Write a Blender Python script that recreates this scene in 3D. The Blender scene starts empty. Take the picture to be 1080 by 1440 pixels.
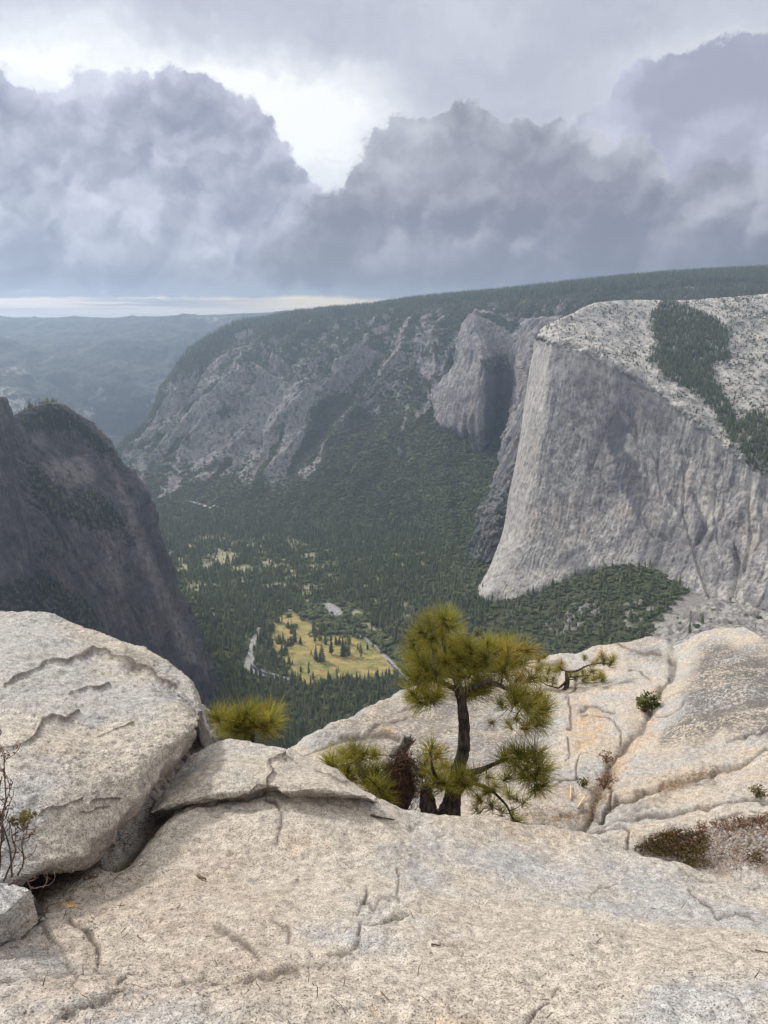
import bpy, math, random
import numpy as np
from mathutils import Vector, Matrix

random.seed(7); RNG = np.random.default_rng(7)
C = bpy.context.scene.collection
scene = bpy.context.scene

# ------------------------------------------------------------------ camera
FPX = 1088.0; PITCH = math.radians(14.3)
SP, CP = math.sin(PITCH), math.cos(PITCH)
cd = bpy.data.cameras.new("camera"); cam = bpy.data.objects.new("camera", cd); C.objects.link(cam)
cd.sensor_fit = 'VERTICAL'; cd.sensor_height = 36.0; cd.lens = 36.0 * FPX / 1440.0
cd.clip_start = 0.05; cd.clip_end = 80000
cam.location = (0, 0, 0); cam.rotation_euler = (math.pi / 2 - PITCH, 0, 0)
scene.camera = cam

def P(px, py, d):
    """a point of the place: photo direction (px, py) at d metres of forward distance"""
    px = np.asarray(px, float); py = np.asarray(py, float); d = np.asarray(d, float)
    yu = -(py - 720) / FPX
    Y = CP + yu * SP; Z = -SP + yu * CP; X = (px - 540) / FPX
    return np.stack(np.broadcast_arrays(X / Y * d, d, Z / Y * d), -1)

def proj(p):
    x, y, z = p[..., 0], p[..., 1], p[..., 2]
    f = y * CP - z * SP
    f = np.where(np.abs(f) < 1e-3, 1e-3, f)
    yu = y * SP + z * CP
    px = 540 + FPX * x / f; py = 720 - FPX * yu / f
    bad = f < 0.05
    return np.where(bad, -9999, px), np.where(bad, 9999, py)

# ------------------------------------------------------------------ noise
def _h(ix, iy, iz, seed):
    h = (ix.astype(np.uint32) * np.uint32(374761393) + iy.astype(np.uint32) * np.uint32(668265263)
         + iz.astype(np.uint32) * np.uint32(2147483647 - 58) + np.uint32((seed * 1274126177) & 0xffffffff))
    h = (h ^ (h >> np.uint32(13))) * np.uint32(1274126177)
    h ^= h >> np.uint32(16)
    h = h * np.uint32(2246822519); h ^= h >> np.uint32(15)
    return h

def noise3(p, seed=0):
    sh = p.shape[:-1]; q = p.reshape(-1, 3).astype(np.float32)
    i = np.floor(q).astype(np.int64); f = (q - i).astype(np.float32)
    u = f * f * f * (f * (f * 6 - 15) + 10)
    out = np.zeros(len(q), np.float32)
    with np.errstate(over='ignore'):
        for dx in (0, 1):
            wx = u[:, 0] if dx else 1 - u[:, 0]
            for dy in (0, 1):
                wy = u[:, 1] if dy else 1 - u[:, 1]
                for dz in (0, 1):
                    wz = u[:, 2] if dz else 1 - u[:, 2]
                    h = _h(i[:, 0] + dx, i[:, 1] + dy, i[:, 2] + dz, seed)
                    gx = (h & np.uint32(1023)).astype(np.float32) / 511.5 - 1
                    gy = ((h >> np.uint32(10)) & np.uint32(1023)).astype(np.float32) / 511.5 - 1
                    gz = ((h >> np.uint32(20)) & np.uint32(1023)).astype(np.float32) / 511.5 - 1
                    out += wx * wy * wz * (gx * (f[:, 0] - dx) + gy * (f[:, 1] - dy) + gz * (f[:, 2] - dz))
    return (out * 1.35).reshape(sh)

def fbm(p, octv=5, lac=2.03, gain=0.5, seed=0):
    a, s, t = 1.0, 0.0, 0.0
    for k in range(octv):
        s = s + a * noise3(p + k * 17.3, seed + k); t += a; a *= gain; p = p * lac
    return s / t * 1.6

def ridged(p, octv=5, lac=2.05, gain=0.5, seed=0):
    a, s, t = 1.0, 0.0, 0.0
    for k in range(octv):
        s = s + a * (1 - np.abs(noise3(p + k * 9.1, seed + k)) * 2.2); t += a; a *= gain; p = p * lac
    return s / t

def sstep(a, b, x):
    t = np.clip((x - a) / (b - a), 0, 1); return t * t * (3 - 2 * t)

# ------------------------------------------------------------------ lofted sheets
def pchip(y, t):
    """y (K, ...) at integer knots, evaluated at t"""
    K = y.shape[0]; dl = y[1:] - y[:-1]
    m = np.zeros_like(y)
    a, b = dl[:-1], dl[1:]
    with np.errstate(divide='ignore', invalid='ignore'):
        m[1:-1] = np.where(a * b > 0, 2 * a * b / (a + b), 0)
    m[0], m[-1] = dl[0], dl[-1]
    i = np.clip(t.astype(int), 0, K - 2); f = (t - i).reshape((-1,) + (1,) * (y.ndim - 1))
    h00 = 2 * f**3 - 3 * f**2 + 1; h10 = f**3 - 2 * f**2 + f; h01 = -2 * f**3 + 3 * f**2; h11 = f**3 - f**2
    return h00 * y[i] + h10 * m[i] + h01 * y[i + 1] + h11 * m[i + 1]

def params(w, n):
    w = np.maximum(np.asarray(w, float), 1e-6); n_k = np.maximum(1, np.round(w / w.sum() * n).astype(int))
    t = [k + j / c for k, c in enumerate(n_k) for j in range(c)] + [len(w)]
    return np.array(t, float)

def loft(ctrl, nr, ncol, res_clip=(-120, 1200, 0, 1560)):
    """ctrl (R, C, 3) world points -> fine grid; samples are spent where the photo sees them"""
    ctrl = np.asarray(ctrl, float)
    px, py = proj(ctrl); cx = np.clip(px, res_clip[0], res_clip[1]); cy = np.clip(py, res_clip[2], res_clip[3])
    wr = np.hypot(np.diff(cx, axis=0), np.diff(cy, axis=0)).mean(1) + 4
    wc = np.hypot(np.diff(cx, axis=1), np.diff(cy, axis=1)).mean(0) + 4
    tr, tc = params(wr, nr), params(wc, ncol)
    g = pchip(ctrl, tr)
    g = np.swapaxes(pchip(np.swapaxes(g, 0, 1), tc), 0, 1)
    return g, tr, tc

def normals(g, flip=False):
    du = np.gradient(g, axis=1); dv = np.gradient(g, axis=0)
    n = np.cross(du, dv); n /= np.linalg.norm(n, axis=-1, keepdims=True) + 1e-12
    return -n if flip else n

def polydist(PX, PY, poly):
    """unsigned distance and side to a polyline, in photo pixels"""
    best = np.full(PX.shape, 1e9); side = np.zeros(PX.shape)
    for (x0, y0), (x1, y1) in zip(poly[:-1], poly[1:]):
        dx, dy = x1 - x0, y1 - y0; L = dx * dx + dy * dy + 1e-9
        t = np.clip(((PX - x0) * dx + (PY - y0) * dy) / L, 0, 1)
        ex, ey = PX - x0 - t * dx, PY - y0 - t * dy
        d = np.hypot(ex, ey); m = d < best
        best = np.where(m, d, best); side = np.where(m, np.sign(ex * dy - ey * dx), side)
    return best, side

def inside(PX, PY, poly):
    r = np.zeros(PX.shape, bool); n = len(poly)
    for i in range(n):
        x0, y0 = poly[i]; x1, y1 = poly[(i + 1) % n]
        if y0 == y1: continue
        c = ((PY >= min(y0, y1)) & (PY < max(y0, y1)))
        r ^= c & (PX < (x1 - x0) * (PY - y0) / (y1 - y0) + x0)
    return r

def softpoly(PX, PY, poly, soft):
    d, _ = polydist(PX, PY, list(poly) + [poly[0]])
    s = np.where(inside(PX, PY, poly), d, -d)
    return sstep(-soft, soft, s)

def grid_mesh(name, g, mat, attrs=None, origin=None, smooth=True):
    R, K = g.shape[:2]
    me = bpy.data.meshes.new(name)
    o0 = np.zeros(3) if origin is None else np.asarray(origin, float)
    v = (g.reshape(-1, 3) - o0).astype(np.float32)
    me.vertices.add(R * K); me.vertices.foreach_set("co", v.ravel())
    idx = np.arange(R * K).reshape(R, K)
    q = np.stack([idx[:-1, :-1], idx[:-1, 1:], idx[1:, 1:], idx[1:, :-1]], -1).reshape(-1, 4)
    me.loops.add(q.size); me.loops.foreach_set("vertex_index", q.ravel().astype(np.int32))
    me.polygons.add(len(q)); me.polygons.foreach_set("loop_start", (np.arange(len(q)) * 4).astype(np.int32))
    me.update(calc_edges=True)
    if smooth: me.polygons.foreach_set("use_smooth", np.ones(len(q), bool))
    for k, a in (attrs or {}).items():
        at = me.attributes.new(k, 'FLOAT', 'POINT'); at.data.foreach_set("value", a.astype(np.float32).ravel())
    me.materials.append(mat)
    ob = bpy.data.objects.new(name, me); C.objects.link(ob); ob.location = o0
    return ob

def tri_mesh(name, verts, faces, mats, midx=None, smooth=False):
    me = bpy.data.meshes.new(name); me.from_pydata([tuple(v) for v in verts], [], faces)
    for m in (mats if isinstance(mats, (list, tuple)) else [mats]): me.materials.append(m)
    if midx is not None: me.polygons.foreach_set("material_index", np.asarray(midx, np.int32))
    if smooth: me.polygons.foreach_set("use_smooth", np.ones(len(me.polygons), bool))
    me.update(); return me

def link(name, me, parent=None, loc=(0, 0, 0)):
    o = bpy.data.objects.new(name, me); C.objects.link(o)
    if parent is not None: o.parent = parent
    o.location = loc; return o

def tag(o, label=None, cat=None, group=None, kind=None):
    if label: o["label"] = label
    if cat: o["category"] = cat
    if group: o["group"] = group
    if kind: o["kind"] = kind
    return o

# ------------------------------------------------------------------ node expressions
class V:
    def __init__(s, b, sock): s.b, s.s = b, sock
    def _m(s, op, *a, clamp=False):
        n = s.b.t.nodes.new('ShaderNodeMath'); n.operation = op; n.use_clamp = clamp
        for i, x in enumerate((s,) + a): s.b.put(n.inputs[i], x)
        return V(s.b, n.outputs[0])
    def __add__(s, o): return s._m('ADD', o)
    __radd__ = __add__
    def __sub__(s, o): return s._m('SUBTRACT', o)
    def __rsub__(s, o): return (s * -1.0) + o
    def __mul__(s, o): return s._m('MULTIPLY', o)
    __rmul__ = __mul__
    def max(s, o): return s._m('MAXIMUM', o)
    def min(s, o): return s._m('MINIMUM', o)
    def pow(s, o): return s._m('POWER', o)
    def abs(s): return s._m('ABSOLUTE')
    def clamp(s): return s._m('ADD', 0.0, clamp=True)

class B:
    def __init__(s, tree): s.t = tree
    def put(s, inp, x):
        if isinstance(x, V): s.t.links.new(x.s, inp)
        elif isinstance(x, bpy.types.NodeSocket): s.t.links.new(x, inp)
        elif x is not None:
            if hasattr(inp.default_value, '__len__') and not hasattr(x, '__len__'): x = (x,) * len(inp.default_value)
            if hasattr(inp.default_value, '__len__') and len(inp.default_value) == 4 and len(x) == 3: x = tuple(x) + (1,)
            inp.default_value = x
    def node(s, typ, outp=0, ins=None, **kw):
        n = s.t.nodes.new(typ)
        for k, v in kw.items(): setattr(n, k, v)
        for k, v in (ins or {}).items(): s.put(n.inputs[k], v)
        return V(s, n.outputs[outp])
    def obj(s): return s.node('ShaderNodeTexCoord', 'Object')
    def attr(s, name): return s.node('ShaderNodeAttribute', 'Fac', attribute_name=name)
    def map(s, vec, scale=(1, 1, 1), loc=(0, 0, 0), rot=(0, 0, 0)):
        return s.node('ShaderNodeMapping', 0, {'Vector': vec, 'Scale': scale, 'Location': loc, 'Rotation': rot})
    def noise(s, vec, scale, detail=4, rough=0.5, dist=0.0, out='Fac', lac=2.0):
        return s.node('ShaderNodeTexNoise', out, {'Vector': vec, 'Scale': scale, 'Detail': detail, 'Roughness': rough, 'Distortion': dist, 'Lacunarity': lac})
    def vor(s, vec, scale, feature='F1', out='Distance', rnd=1.0):
        return s.node('ShaderNodeTexVoronoi', out, {'Vector': vec, 'Scale': scale, 'Randomness': rnd}, feature=feature)
    def ss(s, x, a, b, lo=0.0, hi=1.0):
        return s.node('ShaderNodeMapRange', 0, {'Value': x, 'From Min': a, 'From Max': b, 'To Min': lo, 'To Max': hi}, interpolation_type='SMOOTHSTEP')
    def mix(s, f, a, b, mode='MIX'):
        n = s.t.nodes.new('ShaderNodeMix'); n.data_type = 'RGBA'; n.blend_type = mode
        s.put(n.inputs[0], f); s.put(n.inputs[6], a); s.put(n.inputs[7], b); return V(s, n.outputs[2])
    def vadd(s, a, b, op='ADD'): return s.node('ShaderNodeVectorMath', 0, {0: a, 1: b}, operation=op)
    def vscale(s, a, k): return s.node('ShaderNodeVectorMath', 0, {0: a, 'Scale': k}, operation='SCALE')
    def comb(s, x, y, z=0.0): return s.node('ShaderNodeCombineXYZ', 0, {0: x, 1: y, 2: z})
    def gain(s, col, k):
        n = s.comb(k, k, k); return s.mix(1.0, col, n, 'MULTIPLY')

def new_mat(name):
    m = bpy.data.materials.new(name); m.use_nodes = True
    b = B(m.node_tree); bs = m.node_tree.nodes['Principled BSDF']
    bs.inputs['Specular IOR Level'].default_value = 0.25
    return m, b, bs

def finish(b, bs, col, rough=0.85, height=None, dist=1.0, strength=1.0):
    b.put(bs.inputs['Base Color'], col); b.put(bs.inputs['Roughness'], rough)
    if height is not None:
        n = b.node('ShaderNodeBump', 0, {'Strength': strength, 'Distance': dist, 'Height': height})
        b.put(bs.inputs['Normal'], n)

# ---- near granite: salt-and-pepper crystals, pits, lichen, iron stain
def near_granite(name, warm=(0.56, 0.50, 0.42), grey=(0.455, 0.455, 0.455), grain=0.0, pit=0.35, stain=0.25, bump=1.0):
    m, b, bs = new_mat(name); co = b.obj()
    patch = b.noise(co, 0.9, 5, 0.6); patch2 = b.noise(b.map(co, loc=(7, 3, 1)), 2.3, 5, 0.65)
    col = b.mix(b.ss(patch, 0.45, 0.57), warm, grey)
    col = b.mix(b.ss(patch2, 0.52, 0.72) * 0.6, col, (0.60, 0.545, 0.46))
    pk = b.noise(b.map(co, loc=(1, 9, 4)), 1.4, 5, 0.6)
    col = b.mix(b.ss(pk, 0.5, 0.68) * (0.22 + grain), col, (0.52, 0.41, 0.32))
    du = b.attr('dust'); dn = b.noise(b.map(co, loc=(6, 1, 1)), 5, 6, 0.7)
    col = b.mix(du * b.ss(dn, 0.3, 0.6) * 0.8, col, (0.43, 0.335, 0.265))
    orange = b.attr('iron')
    on = b.noise(co, 3.5, 6, 0.7)
    col = b.mix(orange * b.ss(on, 0.35, 0.62) * 0.85, col, (0.62, 0.40, 0.20))
    st = b.noise(b.map(co, loc=(4, 4, 9)), 1.1, 6, 0.7)
    col = b.mix(b.ss(st, 0.55, 0.75) * stain, col, (0.24, 0.205, 0.17))
    # crystals
    c1 = b.noise(co, 165, 3, 0.75); c2 = b.noise(b.map(co, loc=(3, 1, 2)), 230, 2, 0.6)
    v = b.vor(co, 170, out='Color'); vs = b.node('ShaderNodeSeparateColor', 0, {0: v})
    dark = b.ss(c1, 0.465, 0.40)
    lite = b.ss(c2, 0.53, 0.60)
    col = b.mix(lite * 0.5, col, (0.72, 0.67, 0.59))
    col = b.mix(b.ss(vs, 0.74, 0.80) * 0.5, col, (0.27, 0.22, 0.18))
    big = b.noise(b.map(co, loc=(8, 8, 1)), 70, 4, 0.72)
    col = b.mix(b.ss(big, 0.42, 0.34) * 0.32, col, (0.20, 0.165, 0.135))
    col = b.mix(dark * 0.80, col, (0.085, 0.07, 0.06))
    mid = b.noise(co, 26, 5, 0.7)
    col = b.gain(col, b.ss(mid, 0.28, 0.72, 0.64, 1.24))
    # black lichen, where painted
    bl = b.attr('lichen'); ln = b.noise(b.map(co, scale=(1, 1, 1.4)), 24, 7, 0.78)
    ln2 = b.noise(co, 2.2, 3, 0.6)
    col = b.mix(b.ss(ln + (ln2 - 0.5) * 0.3, 0.455, 0.50) * bl, col, (0.085, 0.08, 0.08))
    cr = b.attr('crack'); col = b.mix(cr * 0.95, col, (0.09, 0.07, 0.055))
    # relief
    h = mid * 0.35 + c1 * 0.28 + c2 * 0.10
    pv = b.vor(b.vadd(co, b.vscale(b.noise(co, 12, 3, 0.6, out='Color'), 0.06)), 22)
    pits = b.ss(pv, 0.42, 0.12) * b.ss(b.noise(b.map(co, loc=(2, 2, 2)), 3.0, 4, 0.6), 0.46, 0.64)
    h = h - pits * pit + b.noise(co, 7, 6, 0.65) * 1.2
    finish(b, bs, col, 0.82, h, 0.020 * bump, 0.9)
    return m

# ---- far granite of the walls
def far_granite(name, base=(0.36, 0.345, 0.335), light=(0.52, 0.49, 0.45), dark=(0.13, 0.13, 0.145), veg=(0.045, 0.055, 0.035), sc=1.0, bump=14.0):
    m, b, bs = new_mat(name); co = b.obj()
    w = b.vscale(b.noise(b.map(co, scale=(1, 1, 0.22)), 0.006 * sc, 3, 0.5, out='Color'), 55 / sc)
    cw = b.vadd(co, w)
    streak = b.noise(b.map(cw, scale=(1, 1, 0.10)), 0.020 * sc, 9, 0.66)
    fine = b.noise(b.map(cw, scale=(1, 1, 0.13)), 0.085 * sc, 7, 0.65)
    fin2 = b.noise(b.map(cw, scale=(1, 1, 0.055), loc=(31, 7, 2)), 0.13 * sc, 5, 0.6)
    blot = b.noise(b.map(co, scale=(1, 1, 0.6), loc=(99, 5, 3)), 0.0055 * sc, 8, 0.62)
    rough = b.noise(co, 0.035 * sc, 8, 0.68)
    col = b.mix(b.ss(streak, 0.36, 0.64), base, light)
    col = b.mix(b.ss(fine, 0.50, 0.38) * 0.7, col, dark)
    col = b.mix(b.ss(blot, 0.46, 0.60) * 0.6, col, (base[0] * 0.62, base[1] * 0.60, base[2] * 0.62))
    col = b.mix(b.ss(fin2, 0.55, 0.40) * 0.30, col, dark)
    col = b.mix(b.ss(fin2, 0.56, 0.68) * 0.35, col, light)
    tan = b.noise(b.map(cw, scale=(1, 1, 0.25), loc=(9, 88, 0)), 0.011 * sc, 6, 0.6)
    col = b.mix(b.ss(tan, 0.53, 0.68) * 0.5, col, (light[0] * 1.02, light[1] * 0.93, light[2] * 0.84))
    col = b.gain(col, b.ss(rough, 0.32, 0.68, 0.62, 1.22))
    wst = b.noise(b.map(co, scale=(1, 1, 0.06), loc=(5, 61, 0)), 0.022 * sc, 5, 0.6); wsm = b.noise(b.map(co, loc=(61, 0, 7)), 0.004 * sc, 3, 0.5)
    col = b.mix(b.ss(wst, 0.53, 0.64) * b.ss(wsm, 0.42, 0.6) * 0.6, col, (dark[0] * 1.4, dark[1] * 1.4, dark[2] * 1.45))
    # shallow flakes and their edges
    fl = b.vor(b.map(cw, scale=(1, 1, 0.32)), 0.024 * sc, feature='DISTANCE_TO_EDGE')
    col = b.mix(b.ss(fl, 0.045, 0.0) * b.ss(b.noise(co, 0.012 * sc, 3, 0.5), 0.45, 0.62) * 0.5, col, dark)
    a = b.attr('dark')
    col = b.mix(a * b.ss(rough + streak * 0.6, 0.55, 0.78) * 0.9, col, dark)
    vg = b.attr('veg'); vn = b.noise(b.map(co, scale=(1, 1, 1.3)), 0.05 * sc, 8, 0.7)
    col = b.mix(b.ss(vn + vg * 0.55, 0.70, 0.80), col, veg)
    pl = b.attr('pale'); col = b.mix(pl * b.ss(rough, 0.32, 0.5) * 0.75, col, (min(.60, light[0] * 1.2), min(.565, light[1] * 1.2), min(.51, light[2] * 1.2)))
    fd = b.vor(b.map(cw, scale=(1, 1, 0.32)), 0.024 * sc, out='Color')
    fh = b.node('ShaderNodeSeparateColor', 0, {0: fd})
    jm = b.noise(b.map(co, loc=(44, 2, 2)), 0.012 * sc, 4, 0.6); cre = b.ss((fine - 0.5).abs() + b.ss(jm, 0.6, 0.4) * 0.06, 0.0, 0.03); cre2 = b.ss((streak - 0.5).abs() + b.ss(jm, 0.4, 0.6) * 0.05, 0.0, 0.018)
    col = b.mix((1.0 - cre) * 0.5, col, dark); col = b.mix((1.0 - cre2) * 0.45, col, dark)
    h = streak * 0.5 + fine * 0.45 + fin2 * 0.5 + rough * 0.28 + cre * 0.12 + cre2 * 0.12
    finish(b, bs, col, 0.9, h, bump / sc, 1.0)
    return m

# ------------------------------------------------------------------ world: cloudy sky
SUN_AZ = math.radians(-48); SUN_EL = math.radians(37)
def build_sky():
    w = bpy.data.worlds.new("World"); scene.world = w; w.use_nodes = True
    t = w.node_tree; b = B(t); bg = t.nodes['Background']
    co = b.node('ShaderNodeTexCoord', 'Generated')
    s = t.nodes.new('ShaderNodeSeparateXYZ'); b.put(s.inputs[0], co)
    x, y, z = (V(b, s.outputs[i]) for i in range(3))
    k = 1 / 0.0919  # 1 unit = 100 photo pixels near the horizon
    az = x._m('ARCTAN2', y) * k; el = z._m('ARCSINE') * k
    p0 = b.comb(az, el, 0.0)
    def U(px, py):
        v = P(px, py, 1.0); x_, y_, z_ = v / np.linalg.norm(v)
        return math.atan2(x_, y_) * k, math.asin(z_) * k
    # coordinates rolled up into billows
    wa = b.vadd(b.noise(p0, 0.9, 3, 0.55, out='Color'), (0.5, 0.5, 0.5), 'SUBTRACT')
    wb = b.vadd(b.noise(b.map(p0, loc=(5, 5, 5)), 3.2, 5, 0.6, out='Color'), (0.5, 0.5, 0.5), 'SUBTRACT')
    wc = b.vadd(b.noise(b.map(p0, loc=(9, 2, 7)), 10.0, 6, 0.62, out='Color'), (0.5, 0.5, 0.5), 'SUBTRACT')
    p1 = b.vadd(b.vadd(p0, b.vscale(wa, 0.7)), b.vscale(wb, 0.40))
    p2 = b.vadd(p1, b.vscale(wc, 0.16))
    # relief of the cumulus: light reaches it from above and to the left
    L = (-0.10, 0.13, 0)
    def relief(sc, det, seed):
        q = b.map(p1, loc=(seed, seed * 0.7, 0))
        a = b.noise(q, sc, det, 0.52); c = b.noise(b.vadd(q, L), sc, det, 0.52)
        return a - c
    def vrelief(sc, det, vec):
        def vv(v): return b.node('ShaderNodeTexVoronoi', 'Distance', {'Vector': v, 'Scale': sc, 'Detail': det, 'Roughness': 0.34, 'Lacunarity': 2.2}, feature='F1', normalize=True)
        return vv(b.vadd(vec, (-0.07, 0.12, 0))) - vv(vec)
    pv = b.vadd(b.vadd(b.vadd(p0, b.vscale(wa, 0.6)), b.vscale(wb, 0.30)), b.vscale(wc, 0.07))
    vr = vrelief(0.70, 1.7, pv)
    r1 = relief(0.75, 2, 3.0); r2 = relief(2.2, 4, 8.0); r0 = b.noise(b.map(p1, loc=(31, 7, 0)), 0.42, 3, 0.5)
    r3 = relief(6.0, 6, 5.0)
    shade = (vr * 4.2 + r1 * 1.5 + r2 * 0.40 + r3 * 0.20 + (r0 - 0.5) * 1.3)
    # high overcast behind, thin and bright in places
    hi = b.noise(b.map(p2, scale=(0.35, 0.9, 1)), 0.9, 5, 0.55); hi2 = b.noise(b.map(p2, scale=(0.5, 1.4, 1), loc=(3, 3, 3)), 2.2, 6, 0.6)
    def glow(px, py, rx, ry):
        u, v = U(px, py)
        d = b.vadd(p1, (u, v, 0), 'SUBTRACT'); d = b.map(d, scale=(100 / rx, 100 / ry, 0))
        n = b.node('ShaderNodeVectorMath', 'Value', {0: d}, operation='LENGTH')
        return b.ss(n, 1.0, 0.0)
    gl = glow(60, 85, 330, 75) + glow(440, 195, 210, 120) + glow(1050, 85, 260, 60) * 0.35 + glow(330, 130, 250, 80) * 0.7
    nish = b.node('ShaderNodeTexSky', 0, sky_type='NISHITA', sun_disc=False, sun_elevation=SUN_EL, sun_rotation=SUN_AZ, altitude=2200.0)
    nish = b.gain(nish, 0.10)
    high = b.mix(b.ss(hi, 0.3, 0.7), (0.47, 0.49, 0.57), (0.62, 0.64, 0.71))
    high = b.mix((gl * (hi2 * 1.2 + 0.35)).clamp(), high, (0.98, 0.99, 1.0))
    high = b.mix(0.93, nish, high)
    col = high
    def layer(col, circles, soft, dark, lite, edge, bias=0.0, rough=0.30, seedp=None, base=None):
        q = seedp or p2
        F = None
        for (px, py, r) in circles:
            u, v = U(px, py)
            d = b.node('ShaderNodeVectorMath', 'Value', {0: q, 1: (u, v, 0)}, operation='DISTANCE')
            f = d._m('MULTIPLY_ADD', -1.0, r / 100.0)
            F = f if F is None else F._m('SMOOTH_MAX', f, 0.12)
        m = b.ss(F, 0.0, soft)
        rim = b.ss(F, 0.42, 0.0)
        sh = b.ss(shade + rim * edge + bias, -0.30, 0.75)
        c = b.mix(sh, dark, lite)
        c = b.mix(b.ss(F, 0.09, 0.0) * 0.5 * (1 if edge > 0.1 else 0), c, (0.86, 0.87, 0.91))
        return b.mix(m, col, c)
    # far right bank, tall and pale lavender
    col = layer(col, [(1090, 210, 130), (1010, 220, 125), (930, 210, 95), (870, 245, 90), (985, 150, 62), (905, 155, 52), (1075, 140, 50), (800, 260, 80)], 0.10,
                (0.37, 0.38, 0.49), (0.60, 0.61, 0.73), 0.16)
    col = layer(col, [(560, 215, 45), (610, 225, 62), (660, 215, 66), (720, 235, 66), (770, 215, 55), (540, 270, 62), (500, 300, 40), (640, 300, 110), (790, 290, 95), (850, 300, 90)], 0.10,
                (0.26, 0.27, 0.335), (0.56, 0.575, 0.64), 0.32)
    # left cumulus
    col = layer(col, [(-30, 180, 75), (45, 210, 72), (130, 165, 58), (195, 160, 62), (250, 150, 55), (275, 205, 78), (340, 205, 62), (365, 265, 62), (120, 260, 105), (250, 300, 110), (-20, 300, 120), (360, 330, 70), (420, 295, 44)], 0.09,
                (0.27, 0.29, 0.39), (0.68, 0.70, 0.80), 0.36)
    col = layer(col, [(60, 330, 62), (115, 300, 50), (90, 370, 55), (165, 350, 62), (20, 380, 50), (290, 350, 50), (230, 380, 50)], 0.16,
                (0.27, 0.30, 0.39), (0.66, 0.68, 0.78), 0.26, bias=0.02)
    col = layer(col, [(480, 340, 75), (560, 350, 75), (650, 340, 72), (740, 350, 75), (840, 350, 72), (930, 340, 80), (1030, 330, 95), (1120, 330, 90), (400, 370, 45)], 0.22,
                (0.225, 0.24, 0.305), (0.52, 0.54, 0.61), 0.18)
    # flat dark bases, then the bright slot above the horizon
    base = b.noise(b.map(p2, scale=(0.35, 1.6, 1)), 1.6, 6, 0.6)
    v410 = U(200, 405)[1]; v370 = U(200, 350)[1]
    tilt = el - b.ss(az, -1.0, 3.5) * 0.10
    bl = b.ss(tilt + (base - 0.5) * 0.5, v370, v410 + 0.05)
    col = b.mix(bl * 0.55, col, (0.175, 0.19, 0.25))
    v428 = U(200, 430)[1]; vlo = U(200, 417)[1]
    slot = b.ss(el + (base - 0.5) * 0.10 + (b.noise(b.map(p0, loc=(3, 8, 0), scale=(1, 0.3, 1)), 0.9, 5, 0.6) - 0.5) * 0.22, vlo + 0.03, vlo - 0.05)
    bands = b.noise(b.map(b.vadd(p0, b.vscale(wb, 0.06)), scale=(0.16, 6.5, 1), loc=(2, 4, 0)), 1.7, 3, 0.5)
    sc = b.mix(b.ss(bands, 0.40, 0.60), (0.32, 0.33, 0.39), (1.10, 0.94, 0.76))
    warm = glow(480, 428, 260, 60)
    sc = b.mix((warm * 0.9).clamp(), sc, (1.15, 0.95, 0.62))
    low = b.ss(el, U(200, 425)[1], U(200, 440)[1])
    sc = b.mix(low * 0.75, sc, (0.66, 0.66, 0.70))
    right = b.ss(az, 0.3, 1.3)
    col = b.mix(slot * (1.0 - right * 0.85), col, sc)
    # unseen overcast overhead, brightened to add light on the scene
    up = b.ss(z, 0.36, 0.75)
    col = b.mix(up, col, (1.1, 1.08, 1.06))
    b.put(bg.inputs['Color'], col); bg.inputs['Strength'].default_value = 1.0
    w.cycles.sampling_method = 'MANUAL'; w.cycles.sample_map_resolution = 512
build_sky()

sd = bpy.data.lights.new("sun", 'SUN'); so = bpy.data.objects.new("sun", sd); C.objects.link(so)
sd.energy = 3.5; sd.angle = math.radians(8.0); sd.color = (1.0, 0.95, 0.88)
dv = Vector((math.sin(SUN_AZ) * math.cos(SUN_EL), math.cos(SUN_AZ) * math.cos(SUN_EL), math.sin(SUN_EL)))
so.rotation_euler = dv.to_track_quat('Z', 'Y').to_euler()

# ------------------------------------------------------------------ valley floor and north wall, one sheet
EYE_FLOOR = -1080.0
def fl(py):  # distance at which the valley floor is met
    a = PITCH - math.atan(-(py - 720) / FPX); return -EYE_FLOOR / math.tan(a)
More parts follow.
